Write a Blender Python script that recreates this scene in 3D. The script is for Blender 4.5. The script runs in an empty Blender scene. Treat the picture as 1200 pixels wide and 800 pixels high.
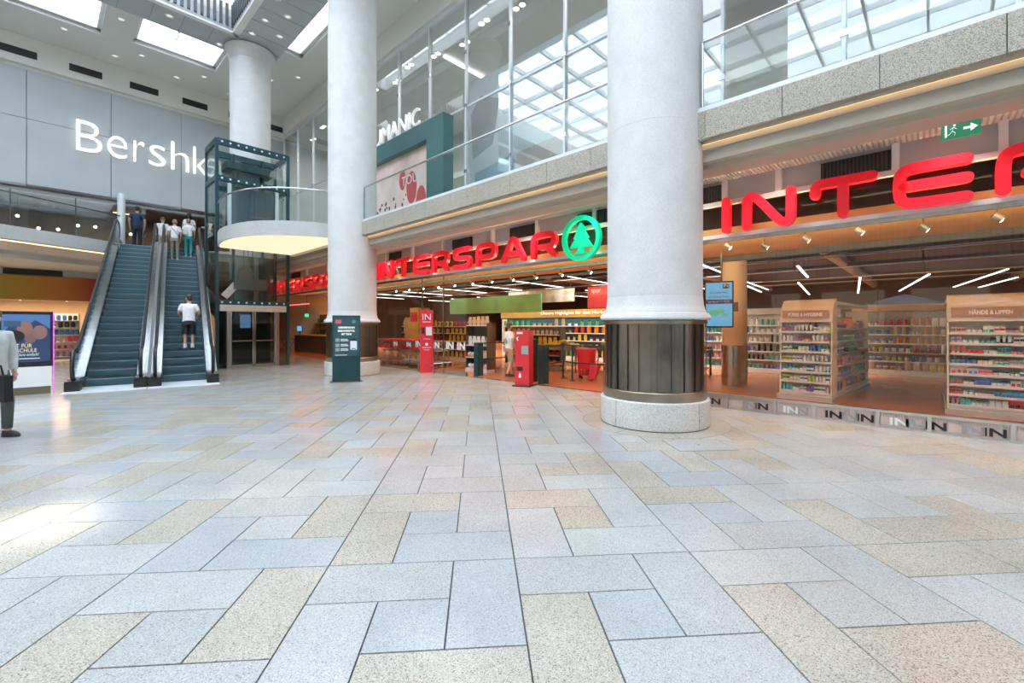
import bpy, math, random
from mathutils import Vector, Matrix
random.seed(7)
C = bpy.context.scene.collection
SC = bpy.context.scene
PI = math.pi

# ------------------------------------------------------------------ camera, world, sun, exposure
cam_d = bpy.data.cameras.new('camera'); cam = bpy.data.objects.new('camera', cam_d); C.objects.link(cam)
cam.location = (0, 0, 1.55); cam.rotation_euler = (PI/2, 0, 0)
cam_d.sensor_width = 36; cam_d.lens = 36*520/1200; cam_d.shift_y = -19/1200; cam_d.clip_end = 300; cam_d.clip_start = .05
SC.camera = cam
SC.view_settings.view_transform = 'Standard'; SC.view_settings.look = 'None'
SC.view_settings.gamma = 1; SC.view_settings.use_curve_mapping = False
SC.view_settings.exposure = 0.58
SC.cycles.transparent_max_bounces = 40
SC.cycles.max_bounces = 9; SC.cycles.diffuse_bounces = 5; SC.cycles.glossy_bounces = 4
SC.cycles.caustics_reflective = False; SC.cycles.caustics_refractive = False
SC.cycles.sample_clamp_indirect = 6
W = bpy.data.worlds.new('sky'); SC.world = W; W.use_nodes = True
nt = W.node_tree; bg = nt.nodes['Background']
sky = nt.nodes.new('ShaderNodeTexSky'); sky.sky_type = 'NISHITA'; sky.sun_disc = False
sky.sun_elevation = math.radians(37); sky.sun_rotation = math.radians(-47); sky.air_density = 1.0; sky.dust_density = 1.5
mixw = nt.nodes.new('ShaderNodeMixRGB'); mixw.inputs[0].default_value = .6; mixw.inputs[2].default_value = (9.6, 9.6, 9.7, 1)
nt.links.new(sky.outputs[0], mixw.inputs[1]); nt.links.new(mixw.outputs[0], bg.inputs[0]); bg.inputs[1].default_value = 0.42
sun_d = bpy.data.lights.new('sun', 'SUN'); sun = bpy.data.objects.new('sun', sun_d); C.objects.link(sun)
sun_d.energy = 8.0; sun_d.angle = math.radians(1.2); sun_d.color = (1, .96, .88)
E1 = Vector((.727, -.687, 0)).normalized(); E2 = Vector((.687, .727, 0)).normalized()
ANG = math.atan2(E1.y, E1.x)
ORD = 'first second third fourth fifth sixth seventh eighth ninth tenth eleventh twelfth thirteenth fourteenth fifteenth sixteenth seventeenth'.split()
def fac(r, d, z=0): return E1*r + E2*d + Vector((0, 0, z))
_to_sun = (-E1*18 + E2*.6 + Vector((0, 0, 13.4))).normalized()
sun.rotation_euler = _to_sun.to_track_quat('Z', 'Y').to_euler()
sun.location = (-20, 20, 40)

# ------------------------------------------------------------------ helpers
class MB:
    def __init__(s): s.v = []; s.f = []; s.m = []
    def add(s, vs, fs, m=0):
        o = len(s.v); s.v += [tuple(v) for v in vs]
        for f in fs: s.f.append([i+o for i in f]); s.m.append(m)
        return s
    def box(s, x0, x1, y0, y1, z0, z1, m=0):
        return s.add([(x0,y0,z0),(x1,y0,z0),(x1,y1,z0),(x0,y1,z0),(x0,y0,z1),(x1,y0,z1),(x1,y1,z1),(x0,y1,z1)],
            [(3,2,1,0),(4,5,6,7),(0,1,5,4),(1,2,6,5),(2,3,7,6),(3,0,4,7)], m)
    def beam(s, p, q, w, h, m=0, up=(0,0,1)):
        p = Vector(p); q = Vector(q); t = (q-p).normalized(); u = Vector(up)
        sd = t.cross(u)
        if sd.length < 1e-4: sd = t.cross(Vector((1,0,0)))
        sd.normalize(); n = sd.cross(t)
        a = sd*w/2; b = n*h/2
        return s.add([p-a-b,p+a-b,p+a+b,p-a+b,q-a-b,q+a-b,q+a+b,q-a+b],[(0,1,2,3),(7,6,5,4),(4,5,1,0),(5,6,2,1),(6,7,3,2),(7,4,0,3)],m)
    def prism(s, pts, z0, z1, m=0, f=None):
        """polygon (ccw, 2d) extruded along the third axis; f maps (a,b,c) to a point"""
        f = f or (lambda a,b,c: (a,b,c)); n = len(pts)
        vs = [f(a,b,z0) for a,b in pts]+[f(a,b,z1) for a,b in pts]
        return s.add(vs, [list(range(n))[::-1], list(range(n,2*n))]+[(i,(i+1)%n,n+(i+1)%n,n+i) for i in range(n)], m)
    def cyl(s, p, q, r, n=12, r2=None, m=0, caps=True):
        p = Vector(p); q = Vector(q); t = (q-p).normalized(); r2 = r if r2 is None else r2
        a = t.orthogonal().normalized(); b = t.cross(a)
        vs = []
        for i in range(n):
            c = math.cos(2*PI*i/n); k = math.sin(2*PI*i/n); d = a*c+b*k
            vs += [p+d*r, q+d*r2]
        fs = [(2*i,2*((i+1)%n),2*((i+1)%n)+1,2*i+1) for i in range(n)]
        if caps: fs += [[2*i for i in range(n)][::-1],[2*i+1 for i in range(n)]]
        return s.add(vs, fs, m)
    def lathe(s, prof, n=24, c=(0,0,0), m=0, a0=0, a1=None):
        full = a1 is None; a1 = 2*PI if full else a1; k = n if full else n+1
        vs = []
        for r,z in prof:
            for i in range(k):
                a = a0+(a1-a0)*i/n; vs.append((c[0]+r*math.cos(a), c[1]+r*math.sin(a), c[2]+z))
        fs = []
        for j in range(len(prof)-1):
            for i in range(n):
                i2 = (i+1)%k; fs.append((j*k+i, j*k+i2, (j+1)*k+i2, (j+1)*k+i))
        if full: fs += [list(range(k))[::-1], [(len(prof)-1)*k+i for i in range(k)]]
        return s.add(vs, fs, m)
    def tube(s, path, r, n=8, m=0, closed=False):
        path = [Vector(p) for p in path]; k = len(path); vs = []; pa = None
        for i in range(k):
            t = (path[(i+1)%k]-path[i-1]) if (closed or 0 < i < k-1) else (path[1]-path[0] if i == 0 else path[-1]-path[-2])
            t.normalize()
            a = t.orthogonal() if pa is None else pa-t*pa.dot(t)
            a.normalize(); pa = a; b = t.cross(a); rr = r[i] if isinstance(r,(list,tuple)) else r
            vs += [path[i]+a*rr*math.cos(2*PI*j/n)+b*rr*math.sin(2*PI*j/n) for j in range(n)]
        fs = [(i*n+j, i*n+(j+1)%n, ((i+1)%k)*n+(j+1)%n, ((i+1)%k)*n+j) for i in range(k if closed else k-1) for j in range(n)]
        if not closed: fs += [list(range(n))[::-1], [(k-1)*n+j for j in range(n)]]
        return s.add(vs, fs, m)
    def loft(s, secs, n=14, m=0):
        """secs: (centre, rx, ry) ellipses in the xy plane"""
        vs = []
        for c,rx,ry in secs:
            vs += [(c[0]+rx*math.cos(2*PI*i/n), c[1]+ry*math.sin(2*PI*i/n), c[2]) for i in range(n)]
        fs = [(j*n+i, j*n+(i+1)%n, (j+1)*n+(i+1)%n, (j+1)*n+i) for j in range(len(secs)-1) for i in range(n)]
        fs += [list(range(n))[::-1], [(len(secs)-1)*n+i for i in range(n)]]
        return s.add(vs, fs, m)
    def sph(s, c, rx, ry=None, rz=None, nu=10, nv=7, m=0):
        ry = ry or rx; rz = rz or rx; vs = [(c[0],c[1],c[2]-rz)]
        for j in range(1,nv):
            t = -PI/2+PI*j/nv
            vs += [(c[0]+rx*math.cos(t)*math.cos(2*PI*i/nu), c[1]+ry*math.cos(t)*math.sin(2*PI*i/nu), c[2]+rz*math.sin(t)) for i in range(nu)]
        vs.append((c[0],c[1],c[2]+rz)); L = len(vs)-1; fs = []
        for i in range(nu):
            fs.append((0,1+(i+1)%nu,1+i)); fs.append((L, L-nu+i, L-nu+(i+1)%nu))
            for j in range(nv-2): a = 1+j*nu; fs.append((a+i,a+(i+1)%nu,a+nu+(i+1)%nu,a+nu+i))
        return s.add(vs, fs, m)
    def tf(s, M):
        s.v = [tuple(M @ Vector(v)) for v in s.v]; return s
    def mesh(s, name, mats, smooth=False):
        me = bpy.data.meshes.new(name); me.from_pydata(s.v, [], s.f)
        for m in (mats if isinstance(mats,(list,tuple)) else [mats]): me.materials.append(m)
        if any(s.m): me.polygons.foreach_set('material_index', s.m)
        if smooth:
            me.polygons.foreach_set('use_smooth', [True]*len(s.f)); me.set_sharp_from_angle(angle=math.radians(38))
        me.update(); return me
    def build(s, name, mats, parent=None, smooth=False, loc=None, rz=None):
        return link(name, s.mesh(name, mats, smooth), parent, loc, rz)
def link(name, me, parent=None, loc=None, rz=None):
    o = bpy.data.objects.new(name, me); C.objects.link(o)
    if parent: o.parent = parent
    if loc is not None: o.location = loc
    if rz is not None: o.rotation_euler = (0,0,rz)
    return o
def tag(o, label, cat, group=None, kind=None):
    if label: o['label'] = label
    if cat: o['category'] = cat
    if group: o['group'] = group
    if kind: o['kind'] = kind
    return o
def thing(name, label, cat, loc=(0,0,0), rz=0, group=None, kind=None):
    o = bpy.data.objects.new(name, None); C.objects.link(o); o.empty_display_size = .1
    o.location = loc; o.rotation_euler = (0,0,rz)
    return tag(o, label, cat, group, kind)
def struct(name, mb, mats, smooth=False, loc=(0,0,0), rz=None):
    o = mb.build(name, mats, None, smooth, loc, ANG if rz is None else rz); o['kind'] = 'structure'; return o
def dup(o, parent=None):
    c = o.copy(); C.objects.link(c)
    if parent: c.parent = parent
    for ch in list(o.children): dup(ch, c)
    return c
def stuff(o): o['kind'] = 'stuff'; return o

# ------------------------------------------------------------------ materials
MATS = {}
def mat(name, col, rough=.5, metal=0, spec=.5, emit=None, es=0, coat=0, bump=None, vary=None, speck=None):
    if name in MATS: return MATS[name]
    m = bpy.data.materials.new(name); m.use_nodes = True; n = m.node_tree.nodes; l = m.node_tree.links; b = n['Principled BSDF']
    b.inputs['Base Color'].default_value = (*col,1); b.inputs['Roughness'].default_value = rough; b.inputs['Metallic'].default_value = metal
    b.inputs['Specular IOR Level'].default_value = spec; b.inputs['Coat Weight'].default_value = coat; b.inputs['Coat Roughness'].default_value = .08
    if emit: b.inputs['Emission Color'].default_value = (*emit,1); b.inputs['Emission Strength'].default_value = es
    geo = n.new('ShaderNodeNewGeometry'); src = None
    if vary:                                        # (scale, amount): broad mottling
        t = n.new('ShaderNodeTexNoise'); t.inputs['Scale'].default_value = vary[0]; t.inputs['Detail'].default_value = 3
        l.new(geo.outputs['Position'], t.inputs['Vector'])
        mr = n.new('ShaderNodeMapRange'); mr.inputs[1].default_value = .3; mr.inputs[2].default_value = .7
        mr.inputs[3].default_value = 1-vary[1]; mr.inputs[4].default_value = 1+vary[1]; l.new(t.outputs[0], mr.inputs[0])
        mx = n.new('ShaderNodeMixRGB'); mx.blend_type = 'MULTIPLY'; mx.inputs[0].default_value = 1; mx.inputs[1].default_value = (*col,1)
        l.new(mr.outputs[0], mx.inputs[2]); src = mx.outputs[0]
    if speck:                                       # (scale, dark colour, light colour, amount)
        v = n.new('ShaderNodeTexVoronoi'); v.inputs['Scale'].default_value = speck[0]; l.new(geo.outputs['Position'], v.inputs['Vector'])
        sp = n.new('ShaderNodeSeparateColor'); l.new(v.outputs['Color'], sp.inputs[0])
        cr = n.new('ShaderNodeValToRGB'); e = cr.color_ramp; e.interpolation = 'CONSTANT'
        e.elements[0].position = 0; e.elements[0].color = (*speck[1],1); e.elements[1].position = .12*speck[3]; e.elements[1].color = (*[c*.93 for c in col],1)
        x = e.elements.new(.5); x.color = (*col,1); x = e.elements.new(1-.22*speck[3]); x.color = (*speck[2],1)
        l.new(sp.outputs[0], cr.inputs[0]); out = cr.outputs[0]
        if src:
            mx.inputs[1].default_value = (1,1,1,1); l.new(out, mx.inputs[1])
        else: src = out
    if src: l.new(src, b.inputs['Base Color'])
    if bump:
        t = n.new('ShaderNodeTexNoise'); t.inputs['Scale'].default_value = bump[0]; l.new(geo.outputs['Position'], t.inputs['Vector'])
        bp = n.new('ShaderNodeBump'); bp.inputs['Strength'].default_value = bump[1]; bp.inputs['Distance'].default_value = .01
        l.new(t.outputs[0], bp.inputs['Height']); l.new(bp.outputs[0], b.inputs['Normal'])
    MATS[name] = m; return m
def glassmat(name, tint, ior=1.5, refl=1.0, rough=0.0):
    if name in MATS: return MATS[name]
    m = bpy.data.materials.new(name); m.use_nodes = True; n = m.node_tree.nodes; l = m.node_tree.links; n.clear()
    o = n.new('ShaderNodeOutputMaterial'); t = n.new('ShaderNodeBsdfTransparent'); t.inputs[0].default_value = (*tint,1)
    g = n.new('ShaderNodeBsdfGlossy'); g.inputs['Roughness'].default_value = rough; g.inputs[0].default_value = (refl,refl,refl,1)
    f = n.new('ShaderNodeFresnel'); f.inputs[0].default_value = ior; x = n.new('ShaderNodeMixShader')
    ge = n.new('ShaderNodeNewGeometry'); iv = n.new('ShaderNodeMath'); iv.operation = 'SUBTRACT'; iv.inputs[0].default_value = 1; l.new(ge.outputs['Backfacing'], iv.inputs[1])
    mu = n.new('ShaderNodeMath'); mu.operation = 'MULTIPLY'; l.new(f.outputs[0], mu.inputs[0]); l.new(iv.outputs[0], mu.inputs[1])   # only the outer skin reflects
    l.new(mu.outputs[0], x.inputs[0]); l.new(t.outputs[0], x.inputs[1]); l.new(g.outputs[0], x.inputs[2]); l.new(x.outputs[0], o.inputs[0])
    MATS[name] = m; return m
def transmat(name, col, clear=0.0):
    m = bpy.data.materials.new(name); m.use_nodes = True; n = m.node_tree.nodes; l = m.node_tree.links; n.clear()
    o = n.new('ShaderNodeOutputMaterial'); t = n.new('ShaderNodeBsdfTranslucent'); t.inputs[0].default_value = (*col,1)
    d = n.new('ShaderNodeBsdfTransparent'); x = n.new('ShaderNodeMixShader'); x.inputs[0].default_value = clear
    l.new(t.outputs[0], x.inputs[1]); l.new(d.outputs[0], x.inputs[2]); l.new(x.outputs[0], o.inputs[0]); MATS[name] = m; return m
def emis(name, col, s): return mat(name, (0.02,0.02,0.02), .5, emit=col, es=s)

TILE = [mat('granite_grey', (.41,.41,.39), .17, vary=(1.3,.08), speck=(230,(.22,.21,.20),(.50,.50,.48),.8), spec=.4),
        mat('granite_pale', (.44,.44,.42), .16, vary=(1.3,.08), speck=(230,(.26,.25,.23),(.53,.53,.50),.8), spec=.4),
        mat('granite_beige', (.42,.38,.315), .17, vary=(1.3,.10), speck=(210,(.20,.155,.11),(.53,.48,.40),1.1), spec=.4),
        mat('granite_blue', (.395,.405,.405), .16, vary=(1.3,.08), speck=(240,(.22,.23,.24),(.47,.49,.50),.7), spec=.4),
        mat('granite_sand', (.43,.40,.335), .17, vary=(1.3,.10), speck=(220,(.21,.17,.13),(.54,.50,.43),1.0), spec=.4)]
JOINT = mat('joint', (.07,.08,.09), .7)
STONE = mat('column_stone', (.70,.69,.67), .7, vary=(3,.05), speck=(160,(.60,.59,.57),(.75,.74,.72),1))
PLINTH = mat('plinth_granite', (.66,.65,.62), .45, vary=(2,.05), speck=(110,(.45,.44,.42),(.76,.75,.72),1.1))
BRONZE = mat('bronze', (.20,.185,.16), .30, 1, vary=(1.5,.25)); BRONZE_L = mat('bronze_band', (.36,.31,.24), .32, 1, vary=(4,.15))
GRANITE = mat('parapet_granite', (.40,.365,.30), .35, vary=(1,.06), speck=(170,(.15,.12,.085),(.53,.49,.40),1.5))
CONC = mat('concrete_grey', (.50,.50,.49), .6, vary=(2,.05), speck=(120,(.38,.38,.37),(.6,.6,.58),1))
PANEL = mat('wall_panel', (.47,.50,.51), .55, vary=(.7,.05)); PANEL_D = mat('wall_panel_joint', (.22,.24,.25), .7)
WHITE = mat('white_paint', (.80,.80,.78), .6, vary=(.4,.02)); CREAM = mat('ceiling_cream', (.74,.73,.67), .7, vary=(.3,.02))
WARM = mat('warm_beige', (.62,.55,.45), .6, vary=(1,.04)); DARKB = mat('dark_brown', (.075,.06,.05), .6, vary=(1,.15))
ALU = mat('aluminium', (.62,.63,.64), .3, 1); ALUW = mat('pale_aluminium', (.70,.72,.73), .45, .2); STEEL = mat('steel', (.55,.55,.54), .2, 1, vary=(6,.1))
BLACK = mat('black', (.012,.013,.015), .4); DARK = mat('dark_grey', (.06,.065,.07), .45); TEALD = mat('dark_teal_metal', (.015,.06,.075), .35, .3)
RED = mat('sign_red', (.80,.012,.03), .3, emit=(.95,.012,.035), es=.14, coat=.3); REDP = mat('red_plastic', (.66,.02,.035), .35, coat=.2)
GREEN = mat('sign_green', (.0,.48,.24), .35, emit=(0,.65,.30), es=.35)
WLET = mat('white_letter', (.85,.85,.83), .5, emit=(1,.97,.92), es=.55); WPRINT = mat('white_print', (.85,.85,.84), .6)
GLASS = glassmat('glass_clear', (.95,.98,.97)); GLASS2 = glassmat('glass_tall', (.90,.95,.96), 2.3)
GLASSD = glassmat('glass_dark', (.50,.58,.58), 1.5); GLASSR = glassmat('glass_rail', (.95,.98,.975), 1.55); GLASSF = glassmat('glass_front', (.96,.985,.975), 1.6)
FRIT = transmat('roof_diffuser', (.80,.86,.92), 0.0)
TERRA = mat('terracotta_floor', (.52,.165,.06), .22, vary=(.8,.08), spec=.4)
WOOD = mat('warm_wood', (.50,.29,.12), .45, vary=(2,.12)); WOODS = mat('wood_soffit', (.74,.45,.17), .5, vary=(1.5,.1))
LAMPW = emis('lamp_white', (1,.94,.84), 9); LAMPC = emis('lamp_cool', (1,.95,.88), 3.2); LAMPWARM = emis('lamp_warm', (1,.62,.28), 2.2)
BULB = emis('downlight_glow', (1,.93,.82), 4); BULBD = emis('downlight_dim', (1,.95,.88), .55)
RUBBER = mat('rubber', (.01,.012,.015), .35); STEP = mat('step_metal', (.055,.115,.14), .38, .35)
def area(name, parent, loc, sx, sy, power, col=(1,.96,.91), rot=(0,0,0), spread=PI):
    L = bpy.data.lights.new(name,'AREA'); L.shape = 'RECTANGLE'; L.size = sx; L.size_y = sy; L.energy = power; L.color = col; L.spread = spread
    o = bpy.data.objects.new(name, L); C.objects.link(o); o.location = loc; o.rotation_euler = rot
    if parent: o.parent = parent
    return o

# ------------------------------------------------------------------ lettering
def text_mesh(body, size, ext, m, width=None, height=None, align='CENTER', bold=0.0, shear=0):
    cu = bpy.data.curves.new('lettering', 'FONT'); cu.body = body; cu.size = size; cu.extrude = ext; cu.align_x = align; cu.resolution_u = 3; cu.offset = bold; cu.shear = shear
    o = bpy.data.objects.new('lettering', cu); C.objects.link(o)
    dg = bpy.context.evaluated_depsgraph_get(); me = bpy.data.meshes.new_from_object(o.evaluated_get(dg))
    bpy.data.objects.remove(o); bpy.data.curves.remove(cu)
    xs = [v.co.x for v in me.vertices]; ys = [v.co.y for v in me.vertices]
    sx = width/(max(xs)-min(xs)) if width else 1; sy = height/(max(ys)-min(ys)) if height else (sx if width else 1)
    if width and not height: sy = sx
    x0 = (max(xs)+min(xs))/2 if align == 'CENTER' else min(xs)
    y0 = min(ys)
    for v in me.vertices:                                       # stand upright in xz, facing -y
        x,y,z = v.co; v.co = ((x-x0)*sx, -z, (y-y0)*sy)
    me.materials.clear(); me.materials.append(m); return me
def text(body, size, parent, loc, m, rz=0, ext=.004, name='lettering', **k):
    me = text_mesh(body, size, ext, m, **k); o = link(name, me, parent, loc, rz); return o

# ------------------------------------------------------------------ floor: pinwheel granite tiles
fl = struct('floor', MB().box(-30,14,-17,8.86,-.25,-.012), JOINT)
T_ = Vector((.9972,.0748,0)); D_ = Vector((-.0748,.9972,0)); O_ = Vector((.0155,2.952,0)); RT = math.atan2(T_.y,T_.x)
lay = [((0,2),(2,1)),((2,1),(1,2)),((1,2),(0,1)),((0,1),(0,2)),((1,1),(1,1))]     # (x0,w),(y0,h)
TU = .4; G = .0042
def tile_box(w,h,mb,x0=0,y0=0,m=0):
    a,b = w*TU/2-G, h*TU/2-G; c = .0025
    vs = [(x0+sx*a,y0+sy*b,-.012) for sx,sy in ((-1,-1),(1,-1),(1,1),(-1,1))]+[(x0+sx*a,y0+sy*b,-.0015) for sx,sy in ((-1,-1),(1,-1),(1,1),(-1,1))]+[(x0+sx*(a-c),y0+sy*(b-c),0) for sx,sy in ((-1,-1),(1,-1),(1,1),(-1,1))]
    mb.add(vs, [(8,9,10,11)]+[(i,(i+1)%4,4+(i+1)%4,4+i) for i in range(4)]+[(4+i,4+(i+1)%4,8+(i+1)%4,8+i) for i in range(4)], m); return mb
tile_me = {(w,h,k): tile_box(w,h,MB()).mesh('tile', TILE[k]) for w,h in ((2,1),(1,2),(1,1)) for k in range(5)}
tiles = []
rt = random.Random(3)
for i in range(-26,16):
    for j in range(-9,24):
        for (x0,w),(y0,h) in lay:
            cx = (i*3+x0+w/2)*TU; cy = (j*3+y0+h/2)*TU; p = O_+T_*cx+D_*cy
            r = p.dot(E1); d = p.dot(E2); k = rt.choices(range(5),(4,4,2.4,3,3.6))[0]
            if not (-29.5 < r < 13 and -16 < d < 9.2): continue
            vis = p.y > 1.3 and abs(p.x) < p.y*1.25+.8
            tiles.append((-(1e6/p.y**3*w*h) if vis else p.length, p, w, h, k, cx, cy))
tiles.sort(key=lambda t: t[0])
far = MB()
for n,(s,p,w,h,k,cx,cy) in enumerate(tiles):
    if n < 300:
        o = link('tile', tile_me[(w,h,k)], fl); o.matrix_parent_inverse.identity()
        o.location = (p.dot(E1), p.dot(E2), rt.uniform(-.0006,.0004)); o.rotation_euler = (0,0,RT-ANG)
    else: tile_box(w,h,far,cx,cy,k)
M_ = Matrix.Rotation(-ANG,4,'Z') @ Matrix.Translation(O_) @ Matrix.Rotation(RT,4,'Z')
stuff(far.tf(M_).build('distant_tiles', TILE, fl))

# ------------------------------------------------------------------ storefront side: shop floor, slabs, soffits (facade frame r, d, z)
struct('floor_shop', MB().box(-34,6,8.86,36,-.25,.004), TERRA)
struct('threshold_trim', MB().box(-26.5,6,8.80,8.90,-.2,.008), STEEL)
struct('slab_upper_floor', MB().box(-27.4,14,7.55,17,4.36,4.76), CREAM)
pp = struct('parapet_wall', MB().box(-27.2,13,6.84,7.6,4.34,4.74), CONC)
pm = MB().box(-.496,.496,-.045,.045,-.205,.205).mesh('parapet_panel', GRANITE)
for k in range(-23,13):
    r = .06+k*1.0
    if -18.4 < r < -13.9 or r < -18.4: continue
    o = link('parapet_panel', pm, pp); o.location = (r,6.79,4.525)
cap = MB().box(-13.0,13,6.76,6.92,4.735,4.80)
cap.build('rail_shoe', ALUW, pp)
# stepped cornice below the parapet
cor = struct('cornice_beam', MB().box(-27.2,13,6.95,7.25,4.22,4.34).box(-27.2,13,7.0,7.42,4.06,4.22).box(-27.2,13,7.16,7.6,3.99,4.06), mat('cornice_stone',(.50,.455,.385),.6,vary=(1,.05)))
led = MB()
led.box(-13,13,6.90,6.935,4.30,4.312)
led.build('cove_light', LAMPWARM, cor)
MB().box(-27.2,13,6.87,6.89,4.285,4.335).build('cove_lip', WARM, cor); MB().box(-27.2,13,6.955,6.965,4.22,4.34).build('cove_face', mat('cove_glow_ochre',(.58,.40,.20),.5,vary=(.6,.25)), cor)  # ochre cove face holds the warm cove glow in its colour
sof = struct('ceiling_soffit', MB().box(-27.2,13,7.5,9.1,4.30,4.36), WARM)
sl = MB()
for i in range(0,640): sl.box(-27+i*.0625,-27+i*.0625+.035,7.6,8.84,4.275,4.30)
stuff(sl.build('soffit_slats', CREAM, sof))
# fascia between soffit and the sign rails
fas = struct('fascia_wall', MB().box(-26.5,13,8.9,8.98,3.86,4.30), PANEL)
for r in (-22.1,-19.8,-17.36,-14.78,-13.11,-11.39,-9.11,-7.45,-5.7,-3.9,-2.83,-1.94,-.39,.70,2.3,4):
    MB().box(r-.045,r+.045,8.8,8.9,3.86,4.29).build('fascia_post', WHITE, fas)
gv = None
for r0,r1 in ((-14.65,-13.9),(-10.95,-10.05),(-8.45,-7.5),(-6.2,-5.4),(-3.3,-2.87),(-1.33,-.45),(2.6,3.4),(-19.4,-18.2),(-24.2,-23)):
    g = MB().box(r0,r1,8.85,8.9,3.92,4.22).build('louvre_panel', BLACK, fas)
    m = MB()
    for i in range(int((r1-r0)/.05)): m.box(r0+.02+i*.05,r0+.04+i*.05,8.83,8.85,3.94,4.20)
    stuff(m.build('louvre_blades', DARK, g))
rails = struct('sign_rail_trim', MB().box(-26.5,13,8.76,8.86,3.80,3.88).box(-26.5,13,8.78,8.86,3.19,3.26), ALUW)
# back of sign band, dark behind the glass
# glass front: panes and slim posts
wf = struct('window_1', MB().box(-26.5,6,8.83,8.87,3.12,3.19), STEEL)
def panes(edges, z0, z1, d, parent, m, t=.006, gap=.004, name='pane'):
    for a,b in zip(edges, edges[1:]):
        MB().box(a+gap,b-gap,d-t,d+t,z0,z1).build(name, m, parent)
panes([-26.4,-23.6,-21.0,-18.6,-16.6,-14.6,-12.6,-11.39,-10.2,-8.4,-6.5,-4.6,-3.24,-1.98,-.6,.78,2.2,3.6,5.6], 3.26, 3.80, 8.84, wf, GLASSF)
panes([-18.6,-16.6,-14.6,-12.55], .02, 3.12, 8.85, wf, GLASSF)
panes([-12.55,-11.39,-10.25], .02, 3.12, 8.85, wf, GLASSF)
panes([-3.26,-1.98,-.6,.78,2.2,3.6], .26, 3.12, 8.85, wf, GLASSF)
for r in (-12.55,-11.39): MB().box(r-.012,r+.012,8.83,8.87,.0,3.12).build('post', STEEL, wf)
MB().box(-11.39,-10.25,8.82,8.88,.01,.10).build('kick_rail', STEEL, wf)
MB().box(-18.6,-11.39,8.82,8.88,.008,.05).build('kick_rail', STEEL, wf)
INM = {k: text_mesh('IN', .2, .001, m, bold=.006) for k,m in (('w',WPRINT),('k',BLACK),('g',mat('grey_print',(.33,.33,.35),.6)))}
def IN(parent, r, d, z, s, k, w=1.25):
    o = link('printed_letters', INM[k], parent); o.location = (r,d,z); o.scale = (s/.15*w,1,s/.15); return o
for r,s in ((-15.6,.16),(-14.2,.16),(-13.35,.16),(-12.75,.22),(-11.75,.2),(-11.05,.23),(-10.5,.23)): IN(wf, r, 8.835, .80, s, 'w')
# low barrier of printed panels with a rail along the right-hand glass
bar = thing('glass_kick_barrier', 'low printed barrier rail with repeated black letters along foot of right glass front', 'barrier', fac(0,8.80,0), ANG)
MB().box(-3.3,3.7,-.03,.03,.225,.262).build('top_rail', ALU, bar); MB().box(-3.3,3.7,-.02,.02,.0,.03).build('bottom_rail', ALU, bar)
st = MB()
for i in range(230): st.box(-3.28+i*.03,-3.27+i*.03,-.012,-.004,.17,.225)
stuff(st.build('vertical_stripes', ALU, bar))
bp = [-4.2,-3.44,-2.78,-1.98,-1.41,-.6,-.02,.78,1.5,2.3,3.2,3.7]
for a,b in zip(bp[1:-1],bp[2:]): MB().box(max(a,-3.3)+.02,b-.02,0,.01,.03,.222).build('printed_panel', mat('printed_glass_panel',(.62,.50,.44),.35), bar)
for r in bp[2:-1]: MB().box(r-.022,r+.022,-.05,.04,0,.25).build('post', ALU, bar)
for i,r in enumerate([-3.0,-2.4,-2.2,-1.75,-1.6,-1.15,-.95,-.75,-.35,-.17,.05,.42,.62,1.1,1.35,1.7]): IN(bar, r, -.016, .05, .115, 'kgw'[(0,1,0,2,1)[i%5]], 1.5)

# ------------------------------------------------------------------ right-hand columns (things)
def column(x, y, label, ztop, r=.735, hidden_base=False):
    t = thing('column', label, 'column', (x,y,0), 0, None, 'thing')
    if not hidden_base:
        m = MB()
        for k in range(4): m.lathe([(.835,.012),(.84,.03),(.84,.405),(.825,.42),(.6,.42),(.6,.012)], 16, a0=k*PI/2+.55+.004, a1=(k+1)*PI/2+.55-.004)
        m.build('plinth', PLINTH, t, True)
        MB().lathe([(.82,0),(.82,.012)],48).build('base_joint', BLACK, t)
        MB().lathe([(.795,.42),(.80,.43),(.80,.55),(.79,.56),(.70,.56),(.70,.42)],64).build('lower_band', BRONZE_L, t, True)
        rb = random.Random(int(x*10)); a = 0; k = 0; 
        while a < 2*PI-.02:
            da = min(rb.choice((.075,.11,.15)), 2*PI-a); rr = .785 if k%2 else .765
            MB().lathe([(rr,.56),(rr,1.565)], 2, a0=a+.003, a1=a+da-.003).build('rib', BRONZE, t); a += da; k += 1
        MB().lathe([(.755,.56),(.755,1.57)],48).build('rib_backing', DARK, t)
        MB().lathe([(.79,1.565),(.80,1.57),(.80,1.62),(.78,1.63)],64).build('upper_band', BRONZE_L, t, True)
        MB().lathe([(.76,1.63),(.835,1.635),(.85,1.66),(.845,1.70),(.82,1.735),(.785,1.745),(.785,1.765),(.765,1.80),(.748,1.87),(r,2.0)],64).build('base_moulding', STONE, t, True)
    z0 = 2.0 if not hidden_base else 0; nb = 4; zs = [z0+(ztop-.5-z0)*i/nb for i in range(nb+1)]
    m = MB()
    for a,b in zip(zs,zs[1:]): m.lathe([(r-.004,a),(r,a+.004),(r,b-.004),(r-.004,b)],64)
    m.build('shaft', STONE, t, True)
    MB().lathe([(r,ztop-.5),(r+.03,ztop-.45),(r+.04,ztop-.32),(r+.12,ztop-.18),(r+.17,ztop-.1),(r+.17,ztop)],64).build('capital', STONE, t, True)
    return t
column(2.30,7.20,'pale round stone column with ribbed bronze band nearest to the camera',12.85)
column(-5.10,14.2,'pale round stone column with bronze band behind the dark information kiosk',12.85)
cx,cy,_ = fac(-20.6,5.95); column(cx,cy,'far pale round column rising behind the glass lift shaft',12.85,.74)
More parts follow.
